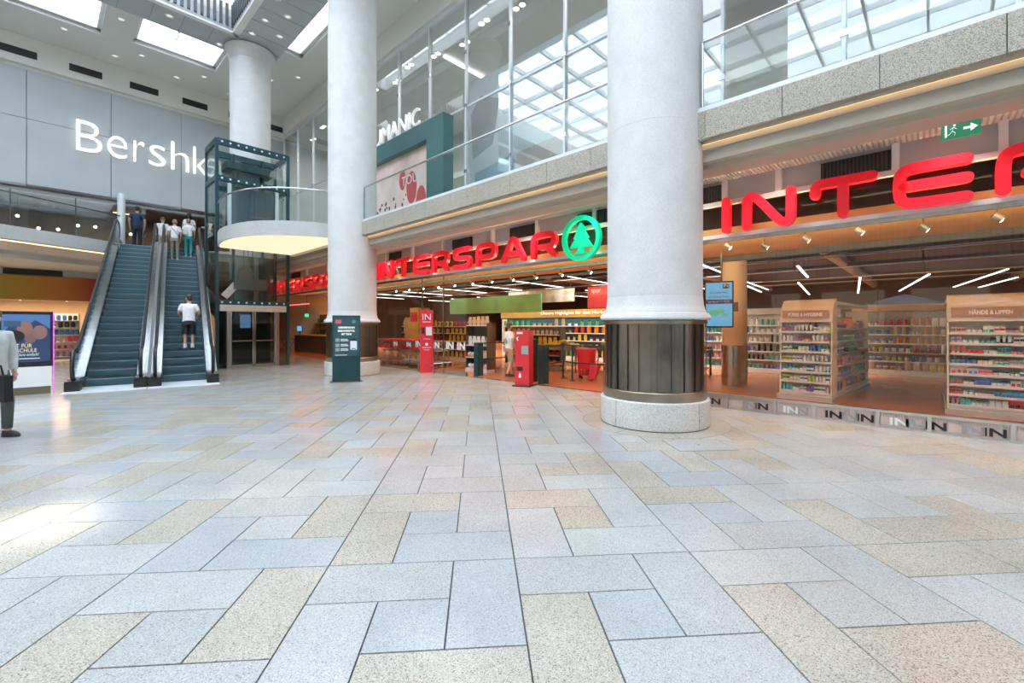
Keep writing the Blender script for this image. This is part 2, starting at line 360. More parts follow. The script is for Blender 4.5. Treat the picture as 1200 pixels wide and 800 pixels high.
# ring of stone set in the floor round each column foot
for (x,y) in ((2.3,7.2),(-5.1,14.2)):
    m = MB()
    for k in range(8): m.lathe([(.842,.0005),(.842,.0025),(1.13,.0025),(1.13,.0005)],6,a0=k*PI/4+.006,a1=(k+1)*PI/4-.006)
    s_ = struct('floor_ring_trim', m, TILE[4], loc=(x,y,0), rz=0); MB().lathe([(.842,.0),(1.137,.0016)],64).build('ring_joint', JOINT, s_)

# ------------------------------------------------------------------ upper level glass, railing, interior
w2 = struct('window_2', MB().box(-27,13,9.55,9.66,12.25,12.4).box(-27,13,9.55,9.66,4.76,4.86).box(-27,13,9.58,9.63,8.72,8.78), ALUW)
mul = [-27.0+2.0*i+ (-.1) for i in range(0,21)]
for r in mul: MB().box(r-.03,r+.03,9.52,9.62,4.86,12.25).build('mullion', ALUW, w2)
panes(mul, 4.86, 8.72, 9.60, w2, GLASS2, gap=.03); panes(mul, 8.78, 12.25, 9.60, w2, GLASS2, gap=.03)
clampm = MB().box(-.06,.06,-.02,.02,-.05,.05).mesh('clamp', STEEL)
for r in mul:
    for z in (6.6,8.75,10.5):
        o = link('clamp', clampm, w2); o.location = (r,9.52,z)
struct('wall_front_cornice', MB().box(-27.2,13,9.45,9.9,12.4,13.4), CREAM)
struct('ceiling_upper_shop', MB().box(-27.2,13,9.66,16,12.25,12.35), mat('upper_ceiling',(.55,.55,.54),.7))
struct('ceiling_mezzanine', MB().box(-27.2,13,13.6,16,8.6,8.85), CREAM)
struct('wall_upper_shop', MB().box(-27.2,13,16,16.2,4.76,12.4).box(-27.5,-27.2,9.66,16.2,4.76,12.4).box(13,13.3,9.66,16.2,4.76,12.4), mat('shop_wall',(.58,.55,.54),.7))
# glass railing on the parapet
for a0,b0,lab in ((-12.72,-4.03,'glass railing with steel handrail between the two nearer columns'),(-2.5,13,'glass railing with steel handrail right of the nearest column')):
    rail = thing('glass_railing', lab, 'railing', fac(a0,6.82,0), ANG); L_ = b0-a0; n_ = round(L_/2.0)
    MB().tube([(0,0,5.80),(L_,0,5.80)], .026, 10).build('handrail', STEEL, rail, True)
    for i in range(n_): MB().box(L_*i/n_+.006,L_*(i+1)/n_-.006,-.008,.008,4.802,5.79).build('pane', GLASSR, rail)
    MB().tube([(0,0,4.802),(0,0,5.80)], .02, 8).build('end_post', STEEL, rail, True)
# ------------------------------------------------------------------ left wall with big panels (r = -27.2)
wl = struct('wall_left', MB().box(-27.6,-27.26,-16,9.9,7.2,12.15).box(-27.6,-27.2,-16,9.9,7.1,7.28), PANEL_D)
ds = [-16+2.6*i-.05 for i in range(11)]
for a,b in zip(ds,ds[1:]):
    for z0,z1 in ((7.28,10.1),(10.1,12.15)): MB().box(-27.26,-27.2,a+.012,b-.012,z0+.01,z1-.01).build('panel', PANEL, wl)
bandl = struct('wall_left_cornice', MB().box(-27.6,-27.0,-16,9.9,12.25,13.4).box(-27.6,-27.2,-16,9.9,12.1,12.25), CREAM)
for k in range(7):
    d = -1.2-1.99+1.99*k; v = MB().box(-27.0,-26.985,d,d+1.05,12.55,12.85).build('vent_slot', BLACK, bandl)
# ------------------------------------------------------------------ ceilings, skylights, ring and roof light
holes = [(-24.6,-21.0,-6.0,1.63),(-24.3,-21.0,2.6,5.55),(-20.4,-10.2,7.0,7.95),(-9.2,1.0,7.0,7.95),(2,11,7,7.95),(-19.6,9.6,-13,5.05)]
def cells(R, D, z0, z1, hs):
    m = MB(); rs = sorted(set([R[0],R[1]]+[x for h in hs for x in h[:2]])); dd = sorted(set([D[0],D[1]]+[x for h in hs for x in h[2:]]))
    for a,b in zip(rs,rs[1:]):
        for c,e in zip(dd,dd[1:]):
            x,y = (a+b)/2,(c+e)/2
            if R[0]<x<R[1] and D[0]<y<D[1] and not any(h[0]<x<h[1] and h[2]<y<h[3] for h in hs): m.box(a,b,c,e,z0,z1)
    return m
struct('ceiling', cells((-27.2,13.5),(-16,9.9),13.4,13.7,holes), CREAM)
for n,h in enumerate(holes[:5]):
    a,b,c,e = h; m = MB()
    m.box(a-.1,a,c,e,13.42,14.3).box(b,b+.1,c,e,13.42,14.3).box(a-.1,b+.1,c-.1,c,13.42,14.3).box(a-.1,b+.1,e,e+.1,13.42,14.3)
    m.box(a,a+.12,c,e,13.55,13.62).box(a,b,e-.12,e,13.55,13.62).box(a,b,c,c+.12,13.55,13.62)
    s_ = struct('skylight_trim', m, WHITE)
    nr = max(1,round((b-a)/1.3)); nd = max(1,round((e-c)/1.3))
    for i in range(nr+1):
        x = a+(b-a)*i/nr; MB().box(x-.03,x+.03,c,e,14.18,14.28).build('bar', ALUW, s_)
    for j in range(nd+1):
        y = c+(e-c)*j/nd; MB().box(a,b,y-.03,y+.03,14.19,14.27).build('bar', ALUW, s_)
    if n == 0:
        MB().box(a,b,.9,e,14.28,14.29).box(a,b,-6,.15,14.28,14.29).box(-23.95,b,.15,.9,14.28,14.29).build('diffuser', FRIT, s_)  # diffuser added, with a gap cut to drop one sun patch on the floor
    else: MB().box(a,b,c,e,14.28,14.29).build('diffuser', FRIT, s_)
ring = struct('ceiling_ring', cells((-21.2,11.2),(-14.6,6.9),12.9,13.42,[holes[5]]), PANEL)
m = MB()
for i in range(40):                                   # soffit joints of the ring
    r = -21+i*.9; m.box(r,r+.012,5.05,6.9,12.894,12.902)
for i in range(22):
    d = -14.4+i*.9; m.box(-21.2,-19.6,d,d+.012,12.894,12.902)
m.build('ring_joints', PANEL_D, ring)
ed = struct('ring_edge_trim', MB().box(-19.72,-19.6,-13,5.17,12.84,13.0).box(-19.85,-19.72,-13,5.3,12.87,12.95).box(-19.72,9.6,5.05,5.17,12.84,13.0).box(-19.85,9.6,5.17,5.3,12.87,12.95), WHITE)
up = struct('roof_upstand_wall', MB().box(-19.9,-19.75,-13.2,5.3,13.4,15.2).box(-19.9,9.8,5.2,5.35,13.4,15.2).box(-19.9,9.8,-13.3,-13.15,13.4,15.2).box(9.7,9.85,-13.2,5.3,13.4,15.2), WHITE)
m = MB()
for i in range(90): m.box(-19.6,-19.54,-13+i*.2,-13+i*.2+.09,13.02,13.85)
for i in range(146): m.box(-19.6+i*.2,-19.6+i*.2+.09,4.99,5.05,13.02,13.85)
stuff(m.build('upstand_grille', DARK, up))
rf = struct('roof', MB().box(-19.9,9.8,-13.2,5.3,15.2,15.22), FRIT)
m = MB()
for i in range(16): m.box(-19.9+i*1.98-.05,-19.9+i*1.98+.05,-13.2,5.3,14.95,15.2)
for i in range(10): m.box(-19.9,9.8,-13.2+i*2.05-.05,-13.2+i*2.05+.05,14.95,15.2)
m.build('roof_bars', ALUW, rf)
# ------------------------------------------------------------------ far sides of the hall, behind and to the right of the view
bk = struct('wall_back', MB().box(-30,14,-16.4,-16,0,15), mat('back_wall',(.60,.57,.53),.7))
for z in (4.34,8.8):
    MB().box(-30,14,-16,-13.6,z,z+.4).build('gallery_slab', CONC, bk); MB().box(-30,14,-13.7,-13.62,z-.10,z-.05).build('gallery_light', LAMPWARM, bk)
m = MB()
for i in range(150): m.box(-24+i*.25,-24+i*.25+.08,-15.3,-15.1,4.75,7.9)
stuff(m.build('gallery_fins', WHITE, bk))
for i in range(9): MB().box(-26+i*4.2,-23+i*4.2,-16,-15.94,.2,3.6).build('back_glow_panel', emis('back_wall_glow',(1,.85,.66),.8), bk)  # unseen glowing panels added to light the hall and its reflections
struct('wall_right', MB().box(13.5,13.9,-16,17,0,15), mat('right_wall',(.60,.58,.55),.7))
struct('wall_left_back', MB().box(-32,-31.6,-16,17,0,8), mat('left_back_wall',(.50,.36,.22),.7))

# ------------------------------------------------------------------ rounded sign letters
def chaikin(p, n=3):
    for _ in range(n):
        q = [p[0]]
        for a,b in zip(p,p[1:]): q += [(.75*a[0]+.25*b[0],.75*a[1]+.25*b[1]),(.25*a[0]+.75*b[0],.25*a[1]+.75*b[1])]
        p = q+[p[-1]]
    return p
def stroke(mb, path, w, y0, y1, S, smooth=True):
    p = chaikin(path,2) if smooth and len(path) > 2 else path
    L, R = [], []
    for i,(x,y) in enumerate(p):
        a = p[max(i-1,0)]; b = p[min(i+1,len(p)-1)]; dx,dy = b[0]-a[0],b[1]-a[1]; n = math.hypot(dx,dy); nx,ny = -dy/n*w/2,dx/n*w/2
        L.append((x+nx,y+ny)); R.append((x-nx,y-ny))
    def cap(c, a):
        return [(c[0]+w/2*math.cos(a-k*PI/8), c[1]+w/2*math.sin(a-k*PI/8)) for k in range(1,8)]
    ae = math.atan2(L[-1][1]-p[-1][1], L[-1][0]-p[-1][0]); a0 = math.atan2(R[0][1]-p[0][1], R[0][0]-p[0][0])
    poly = L+cap(p[-1],ae)+R[::-1]+cap(p[0],a0)
    mb.prism([(a*S,b*S) for a,b in poly], y0, y1, f=lambda a,b,c:(a,c,b))
GL = {'I':[[(.11,.11),(.11,.89)]],
 'N':[[(.11,.11),(.11,.70),(.13,.84),(.23,.91),(.36,.86),(.90,.14),(1.02,.09),(1.13,.16),(1.15,.30),(1.15,.89)]],
 'T':[[(.1,.66),(.13,.89),(.36,.89),(1.2,.89)],[(.66,.11),(.66,.86)]],
 'E':[[(1.16,.89),(.36,.89),(.18,.85),(.11,.70),(.11,.30),(.18,.15),(.36,.11),(1.16,.11)],[(.2,.5),(1.16,.5)]],
 'R':[[(.11,.11),(.11,.70),(.18,.85),(.36,.89),(.92,.89),(1.08,.84),(1.14,.66),(1.08,.48),(.92,.42),(.45,.42)],[(.74,.42),(1.12,.11)]],
 'S':[[(1.14,.89),(.32,.89),(.15,.84),(.11,.70),(.16,.55),(.32,.50),(.92,.50),(1.09,.45),(1.14,.30),(1.09,.16),(.92,.11),(.1,.11)]],
 'P':[[(.11,.11),(.11,.70),(.18,.85),(.36,.89),(.92,.89),(1.08,.83),(1.14,.64),(1.08,.45),(.92,.38),(.3,.38)]],
 'A':[[(.08,.11),(.52,.86),(.63,.96),(.74,.86),(1.18,.11)],[(.42,.34),(.85,.34)]]}
GW = {'I':.22,'N':1.26,'T':1.26,'E':1.26,'R':1.26,'S':1.25,'P':1.25,'A':1.26}
LM = {}
for ch in GL:
    m = MB()
    for p in GL[ch]: stroke(m, p, .215, -.07, .05, .66)
    LM[ch] = m.mesh('letter', RED, True)
def sign(r, label, word='INTERSPAR', n=99, gap=.225):
    t = thing('shop_sign', label, 'sign', fac(r,8.66,3.23), ANG, 'red shop signs along the glass front'); x = 0
    for ch in word[:n]:
        o = link('letter', LM[ch], t); o.location = (x,0,0); x += GW[ch]*.66+gap
    return t
sign(-15.22,'red lettered shop sign between the two nearer columns with green tree emblem beside it')
sign(-2.81,'big red lettered shop sign on the right cut off at the right picture edge',gap=.195)
sign(-26.5,'red lettered shop sign farthest away, partly seen through the glass lift shaft')
lg = thing('tree_emblem', 'green ring emblem with fir tree after the middle red sign', 'emblem', fac(-5.92,8.62,3.57), ANG)
ri = [(.53*math.cos(2*PI*i/40),.53*math.sin(2*PI*i/40)) for i in range(40)]; m = MB(); nv = 40
for i in range(40):
    a = 2*PI*i/40; b = 2*PI*(i+1)/40
    q = [(rr*math.cos(t),rr*math.sin(t)) for rr,t in ((.53,a),(.53,b),(.43,b),(.43,a))]
    m.prism(q,-.06,.05,f=lambda a,b,c:(a,c,b))
m.build('ring', GREEN, lg)
half = [(0,.37),(.12,.18),(.08,.19),(.20,-.0),(.15,.0),(.30,-.21),(.06,-.21),(.06,-.27),(.16,-.35)]
m = MB(); m.prism([half[0]]+[(-x,y) for x,y in half[1:]]+half[:0:-1],-.06,.05,f=lambda a,b,c:(a,c,b))
m.build('fir_tree', GREEN, lg)
# ------------------------------------------------------------------ other lettering
bs = thing('shop_sign', 'large white lettered fashion shop sign high on grey panel wall', 'sign', fac(-27.12,3.76,9.22), ANG+PI/2)
for ch,x0,w,h in [('B', -2.33, 0.84, 1.32), ('e', -1.4, 0.68, 0.98), ('r', -0.63, 0.4, 0.98), ('s', 0.05, 0.63, 0.98), ('h', 0.94, 0.71, 1.36), ('k', 1.79, 0.61, 1.36), ('a', 2.53, 0.57, 0.98)]:
    o = link('letter', text_mesh(ch,1.7,.06,WLET,width=w,height=h,bold=-.028), bs); o.location = (x0,0,0)
WLET2 = mat('white_letter_plain',(.86,.86,.85),.5,emit=(1,1,1),es=.22)
hm = thing('shoe_shop_portal', 'dark teal portal frame with white letters on top at upper level', 'portal', fac(-14.9,9.28,4.76), ANG)
TE = mat('portal_teal',(.06,.16,.16),.3,vary=(.6,.1))
MB().box(-2.9,3.1,-.12,.3,3.25,3.90).build('header', TE, hm); MB().box(2.15,3.1,-.12,.3,0,3.25).build('right_leg', TE, hm); MB().box(-2.9,-2.0,-.12,.3,0,3.25).build('left_leg', TE, hm)
text('HUMANIC',.8,hm,(-.2,-.05,3.95),WLET2,ext=.04,width=3.7,height=.62,bold=-.004)
PO = mat('poster_blush',(.80,.62,.55),.6,vary=(.8,.25)); pst = MB().box(-2.0,2.15,.12,.16,.1,3.25).build('poster', PO, hm)
rp = random.Random(5); m = MB()
for i in range(70):
    x = rp.uniform(-1.9,1.6); z = rp.uniform(.3,1.7); s = rp.uniform(.03,.07); m.prism([(x+s*math.cos(a),z+s*1.2*math.sin(a)) for a in (0,1.2,2.5,3.9,5)],.112,.12,f=lambda a,b,c:(a,c,b))
m.build('poster_dots', BLACK, pst)
m = MB()
for (x,z,s) in ((.9,1.9,.55),(1.5,1.3,.5),(.3,2.3,.35)):
    m.prism([(x+s*math.cos(a)*.6,z+s*1.1*math.sin(a)) for a in [2*PI*i/16 for i in range(16)]],.108,.118,f=lambda a,b,c:(a,c,b))
m.build('poster_shapes', mat('poster_red',(.62,.08,.07),.5), pst)
text('TOUS',.5,pst,(.9,.10,2.05),WPRINT,ext=.003)
MB().box(-2.0,2.15,-.02,.10,.02,.10).build('base_light', LAMPWARM, hm)
# large printed banner behind the upper glass
bn = thing('printed_banner','huge pale photo banner of legs and blue shorts behind upper glass','banner',fac(-8.6,10.3,4.8),ANG)
MB().box(-3.2,4.2,0,.06,0,5.2).build('sheet', mat('banner_pale',(.74,.68,.62),.7,vary=(.5,.1)), bn)
def flat(name,pts,col,y): MB().prism(pts,y,y+.006,f=lambda a,b,c:(a,c,b)).build(name, mat(name,col,.7,vary=(2,.08)), bn)
flat('banner_shorts',[(-2.9,.5),(-1.5,.6),(-.6,1.6),(-1.2,2.2),(-2.9,2.0)],(.26,.38,.44),-.008)
flat('banner_leg',[(-1.1,1.3),(1.6,1.5),(2.9,2.0),(2.8,2.4),(1.4,2.3),(-.9,2.2)],(.66,.47,.38),-.010)
flat('banner_shoe',[(2.6,1.3),(3.3,1.5),(3.5,2.4),(2.7,2.3)],(.50,.33,.26),-.014)
flat('banner_arm',[(.4,2.4),(1.1,2.5),(1.3,4.7),(.7,4.8)],(.70,.52,.42),-.012)
flat('banner_hair',[(-3.0,2.5),(-2.0,2.8),(-1.7,4.2),(-2.6,4.6),(-3.1,4.1)],(.45,.38,.36),-.009)

# ------------------------------------------------------------------ rounded balcony in front of the lift
bpts = [(-18.42,6.75),(-18.42,4.30),(-18.1,4.18),(-17.4,4.08),(-16.4,4.10),(-15.4,4.38),(-14.7,4.86),(-14.15,5.6),(-13.9,6.2),(-13.85,6.75)]
sm_ = [bpts[0]]+chaikin(bpts[1:],2)
bal = thing('balcony','rounded concrete balcony with curved glass railing in front of the lift','balcony',fac(-16.2,5.4,4.34),ANG)
loc = [(a+16.2,b-5.4) for a,b in sm_]
def ins(p,f): return [(x*f+.0,y*f+.25*(1-f)) for x,y in p]
MB().prism(loc,0,.44).build('slab', CONC, bal)
MB().prism(ins(loc,.97),-.03,-.002).build('luminous_underside', emis('balcony_glow',(1,.77,.52),.82), bal)
hp = [Vector((x,y,1.46)) for x,y in ins(loc[1:],.985)]
MB().tube(hp,.024,8).build('handrail', STEEL, bal, True)
for a,b in zip(hp[::3],hp[3::3]):
    MB().beam((a.x,a.y,.95),(b.x,b.y,.95),.016,1.0).build('curved_pane', GLASSR, bal)
# cornice running on from the balcony to the storefront
struct('cornice_beam', MB().box(-18.4,-13.6,6.76,7.0,4.24,4.40).box(-27,-13.6,7.0,7.4,4.08,4.26), WARM)
# ------------------------------------------------------------------ glass lift
el = thing('glass_lift','glass lift shaft in dark steel frame with doors at floor level','lift',fac(-18.45,5.45,0),ANG)
for x in (-1.4,0):
    for y in (-1.2,1.2): MB().box(x-.05,x+.05,y-.05,y+.05,0,8.2).build('corner_post', TEALD, el)
def ringbeam(name,z0,z1,bolts=True):
    b = MB().box(-.06,.06,-1.2,1.2,z0,z1).box(-1.46,-1.34,-1.2,1.2,z0,z1).box(-1.4,0,-1.25,-1.15,z0,z1).box(-1.4,0,1.15,1.25,z0,z1).build(name,TEALD,el)
    if bolts:
        for i in range(9): MB().cyl((.06,-1.05+i*.26,(z0+z1)/2),(.075,-1.05+i*.26,(z0+z1)/2),.035,10).build('bolt', ALUW, b)
ringbeam('top_beam',8.0,8.22); ringbeam('upper_beam',6.72,6.9); ringbeam('lower_beam',2.3,2.46)
for z0,z1 in ((2.46,4.3),(4.8,6.72),(6.9,8.0)):
    for y0,y1 in ((-1.15,-.02),(.02,1.15)): MB().box(.02,.035,y0,y1,z0,z1).build('pane', GLASS, el)
    MB().box(-1.33,-.06,-1.215,-1.2,z0,z1).build('side_pane', GLASS, el); MB().box(-1.33,-.06,1.2,1.215,z0,z1).build('side_pane', GLASS, el)
    MB().box(-1.415,-1.40,-1.15,1.15,z0,z1).build('rear_pane', GLASSD, el)
MB().box(-1.33,-.06,-1.215,-1.2,0,2.3).build('side_pane', GLASSD, el)
LB = mat('lift_beige',(.56,.50,.43),.45)
MB().box(-.04,.07,-1.12,1.12,2.06,2.29).build('lintel', LB, el)
for y in (-.84,.80): MB().box(-.05,.07,y-.06,y+.06,0,2.06).build('door_post', mat('lift_steel',(.42,.40,.37),.3,1), el)
for y0,y1 in ((-1.13,-.90),(.86,1.13)): MB().box(-.02,.03,y0,y1,0,2.06).build('side_light', GLASSD, el)
for y0,y1 in ((-.78,-.01),(.01,.74)):
    dl = MB().box(-.03,0,y0,y1,.02,2.05).build('door', GLASSD, el); MB().box(-.035,.01,y0,y0+.05,.02,2.05).box(-.035,.01,y1-.05,y1,.02,2.05).box(-.035,.01,y0,y1,.02,.10).box(-.035,.01,y0,y1,.95,1.0).build('door_frame', STEEL, dl)
cabm = MB().box(-1.25,-.12,-.95,.95,.02,.08).box(-1.25,-.12,-.95,.95,2.2,2.28).box(-1.27,-1.2,-.95,.95,.02,2.28); cabm.build('cabin', mat('cabin_dark',(.05,.055,.055),.4), el)
sc = MB().box(-.16,-.13,-.42,-.08,1.45,1.95).build('cabin_screen', emis('cabin_screen',(.25,.4,.75),.7), el)
UD = mat('upper_door_blue',(.04,.08,.11),.25,.5)
for i in range(5): MB().box(-.10,-.05,-.72+i*.29,-.45+i*.29,4.80,6.6).build('upper_door_panel', UD, el)
MB().box(-.1,0,-.85,-.74,4.8,6.7).box(-.1,0,.75,.86,4.8,6.7).build('upper_door_frame', ALUW, el)
for y in (-.5,.5):
    MB().box(-.75,-.65,y-.04,y+.04,2.4,8.0).build('guide_rail', TEALD, el)
for y in (-.15,0,.15): MB().cyl((-.7,y,2.4),(-.7,y,7.6),.012,6).build('cable', DARK, el)
MB().box(-1.1,-.3,-.8,.8,7.35,7.6).box(-.9,-.5,-.35,.35,6.95,7.4).build('hoist_beam', TEALD, el)
MB().box(-1.0,-.35,-.55,.55,2.9,3.3).cyl((-.4,-.2,3.5),(-.3,-.2,3.5),.28,16).build('hoist_machine', mat('machine_dark',(.10,.11,.11),.4,.5), el)
MB().beam((-.5,-.85,2.6),(-.5,-.45,3.1),.05,.25).build('bracket_plate', ALUW, el)

# ------------------------------------------------------------------ escalators
PX = Vector((.798,.602,0)); WY = Vector((-.602,.798,0)); EO = Vector((-10.3,10.2,0)); ERZ = math.atan2(PX.y,PX.x)
YS, YE, NS = .9, 9.54, 24
def esc(x,y,z=0): return EO+PX*x+WY*y+Vector((0,0,z))
def zi(y): return max(0,min(4.8,(y-YS)/.36*.2))
def escalator(x, label):
    t = thing('escalator', label, 'escalator', esc(x,0), ERZ, 'escalators side by side')
    sm = MB().box(.26,1.22,0,.36,-.16,-.02).box(.26,1.22,-.004,.03,-.02,.0,1).box(.26,1.22,.03,.36,-.02,-.004)
    for i in range(24): sm.box(.27+i*.04,.285+i*.04,-.006,0,-.19,-.02)
    sme = sm.mesh('step', [STEP, mat('step_edge',(.26,.36,.40),.3,.5)])
    for k in range(NS):
        o = link('step', sme, t); o.location = (0,YS+.36*k,.2*(k+1))
    MB().box(.0,1.48,-.42,YS,.001,.014).build('comb_plate', mat('comb_plate',(.66,.69,.71),.35), t)
    MB().box(.26,1.22,YE,YE+1.0,4.70,4.802).build('top_plate', mat('comb_plate',(0,0,0)), t)
    for bx,inn in ((.13,1),(1.35,-1)):
        m = MB(); m.prism([(.3,.0),(YS,.0),(YE,4.8),(YE+.9,4.8),(YE+.9,5.02),(YE-.15,5.02),(YS-.1,.28),(.3,.28)],bx+inn*.08,bx+inn*.115,f=lambda a,b,c:(c,a,b)); m.build('skirt', mat('skirt_steel',(.40,.46,.50),.22,1), t)
        m = MB(); m.prism([(.2,.20),(YS-.1,.20),(YE-.15,4.94),(YE+.9,4.94),(YE+.9,5.03),(YE-.17,5.03),(YS-.12,.29),(.2,.29)],bx-.10,bx+.10,f=lambda a,b,c:(c,a,b)); m.build('deck', STEEL, t)
        m = MB(); m.prism([(.15,.29),(YS-.12,.29),(YE-.17,5.03),(YE+.9,5.03),(YE+.9,5.70),(YE-.2,5.70),(YS-.25,.90),(.2,.90),(.1,.6)],bx-.02,bx+.02,f=lambda a,b,c:(c,a,b)); m.build('balustrade_panel', mat('balustrade_steel',(.46,.52,.56),.16,1,vary=(3,.12)), t)
        path = [(bx,.42,.24),(bx,.22,.24),(bx,.06,.34),(bx,.0,.55),(bx,.03,.78),(bx,.14,.92),(bx,.32,.97),(bx,YS-.3,.97),(bx,YS-.05,1.04)]
        path += [(bx,YE-.3,5.70),(bx,YE-.05,5.79),(bx,YE+.6,5.8),(bx,YE+.82,5.74),(bx,YE+.93,5.55),(bx,YE+.9,5.35),(bx,YE+.75,5.2)]
        MB().tube(path,.042,8).build('handrail', RUBBER, t, True)
        MB().box(bx-.13,bx+.13,-.02,.34,.012,.24).build('newel_box', BLACK, t)
        m = MB(); m.prism([(.34,-.0),(YS+.1,-.0),(YE+.1,4.62),(YE+.9,4.62),(YE+.9,4.94),(YE-.15,4.94),(YS-.1,.20),(.34,.20)],bx-.12*inn-.02,bx-.12*inn+.02,f=lambda a,b,c:(c,a,b)); m.build('side_cladding', mat('cladding_grey',(.55,.57,.58),.4), t)
    m = MB(); m.prism([(1.5,0),(2.1,0),(YE+.4,4.35),(YE+.9,4.35),(YE+.9,4.6),(YE,4.6)],.1,1.38,f=lambda a,b,c:(c,a,b)); m.build('truss', mat('cladding_grey',(0,0,0)), t)
    return t
escalator(0,'left escalator of the pair, carrying one man in navy at its top')
escalator(1.5,'right escalator of the pair, with a man in white T-shirt riding low')
# landing at the top, left gallery with its railing
ga = [(-27.2,-15),(-20.6,-15),(-20.9,-4),(-21.5,-.95),(-22.4,.7),(-23.2,2.1),(-23.75,2.1),(-23.25,4.75),(-22.6,5.2),(-22.3,6.9),(-22.3,9.6),(-27.2,9.6)]
lg_ = struct('slab_left_gallery', MB().prism(ga,4.34,4.78), CONC)
struct('gallery_cornice_beam', MB().prism([(-27.2,-15),(-21.3,-15),(-21.6,-4),(-22.2,-.8),(-23.9,2.3),(-24.4,4.5),(-24,9.5),(-27.2,9.5)],4.05,4.34), CONC)
struct('gallery_lower_beam', MB().prism([(-27.2,-15),(-22.4,-15),(-22.7,-4),(-23.2,-.6),(-24.9,2.6),(-25.2,4.5),(-24.8,9.4),(-27.2,9.4)],3.9,4.05), CREAM)
struct('gallery_light_trim', MB().prism([(-21.0,-14),(-20.97,-14),(-21.27,-4),(-21.87,-.9),(-23.4,1.9),(-23.45,1.9),(-21.95,-.9),(-21.33,-4)],4.31,4.337), LAMPWARM)
gl = thing('gallery_railing','glass railing of the left gallery ending at the escalator','railing',fac(-22,0,4.78),ANG)
gp = [(x+22,y) for x,y in ga[1:6]]
MB().tube([(x-.06,y,1.08) for x,y in gp],.025,8).build('handrail', DARK, gl, True)
for a,b in zip(gp,gp[1:]):
    n = max(1,round(math.dist(a,b)/1.5))
    for i in range(n):
        p = Vector(a).lerp(Vector(b),i/n+.004); q = Vector(a).lerp(Vector(b),(i+1)/n-.004); MB().beam((p.x-.06,p.y,.54),(q.x-.06,q.y,.54),.014,1.06).build('pane', GLASSR, gl)
gr2 = thing('gallery_railing','short glass railing beside the right escalator top','railing',fac(-22.6,5.2,4.78),ANG)
MB().beam((-.65,-.42,1.06),(.3,1.7,1.06),.05,.05).build('handrail', STEEL, gr2); MB().beam((-.65,-.42,.53),(.3,1.7,.53),.014,1.0).build('pane', GLASSR, gr2)
po_ = thing('slim_post','slender white post at the head of the left escalator','post',fac(-25.0,2.3,4.78),0)
MB().cyl((0,0,0),(0,0,2.35),.13,20).cyl((0,0,0),(0,0,.03),.2,20).build('shaft', ALUW, po_, True)

# ------------------------------------------------------------------ left wall shops, both floors
w3 = struct('window_3', MB().box(-27.25,-27.15,-15,9.5,4.78,4.86), STEEL)
for a,b in zip([-14,-11,-8,-5.5,-3,-.9,1.0,2.6],[-11,-8,-5.5,-3,-.9,1.0,2.6,3.4]):
    MB().box(-27.21,-27.19,a+.01,b-.01,4.86,7.1).build('pane', GLASS2, w3); MB().box(-27.24,-27.16,a-.02,a+.02,4.86,7.1).build('post', DARK, w3)
struct('wall_upper_left_shop', MB().box(-31.5,-31.3,-15,9.9,4.7,7.3).box(-31.5,-27.2,-15,9.9,7.2,7.4).box(-31.5,-27.2,-15,9.9,4.6,4.77).box(-31.5,-27.2,9.8,10,4.7,7.3), mat('left_shop_brown',(.13,.095,.075),.7,vary=(.9,.5)))
lw = struct('wall_left_lower', MB().box(-27.6,-27.2,-15,9.9,3.62,3.92), PANEL)
MB().box(-27.22,-27.18,-1.1,.6,3.64,3.88).build('vent_slot', BLACK, lw)
# colour graded sign band
def gradmat():
    m = mat('band_gradient',(.5,.25,.02),.4); n = m.node_tree.nodes; l = m.node_tree.links
    tc = n.new('ShaderNodeTexCoord'); sx = n.new('ShaderNodeSeparateXYZ'); mr = n.new('ShaderNodeMapRange'); cr = n.new('ShaderNodeValToRGB')
    mr.inputs[1].default_value = -1.4; mr.inputs[2].default_value = 1.7
    cr.color_ramp.elements[0].color = (.42,.30,.015,1); cr.color_ramp.elements[1].color = (.36,.03,.012,1); e = cr.color_ramp.elements.new(.55); e.color = (.50,.19,.015,1)
    l.new(tc.outputs['Object'],sx.inputs[0]); l.new(sx.outputs[1],mr.inputs[0]); l.new(mr.outputs[0],cr.inputs[0]); l.new(cr.outputs[0],n['Principled BSDF'].inputs['Base Color']); return m
tag(MB().box(-27.25,-27.05,-9,3.4,2.6,3.6).build('sign_band', gradmat(), None, loc=(0,0,0), rz=ANG),'yellow to red graded sign band above the left ground floor shop','sign')
struct('floor_left_shop', MB().box(-32,-27.1,-15,9.9,-.2,.004), mat('shop_floor_pale',(.5,.45,.38),.3))
struct('ceiling_left_shop', MB().box(-32,-27.2,-15,9.9,2.75,2.9), mat('shop_ceiling_warm',(.70,.52,.36),.7))
struct('wall_left_shop_side', MB().box(-32,-27.2,3.3,3.5,0,2.75), WARM)
struct('wall_left_low_corner', MB().box(-27.5,-27.2,3.4,8.86,0,3.62), mat('corner_brown',(.16,.11,.08),.6))

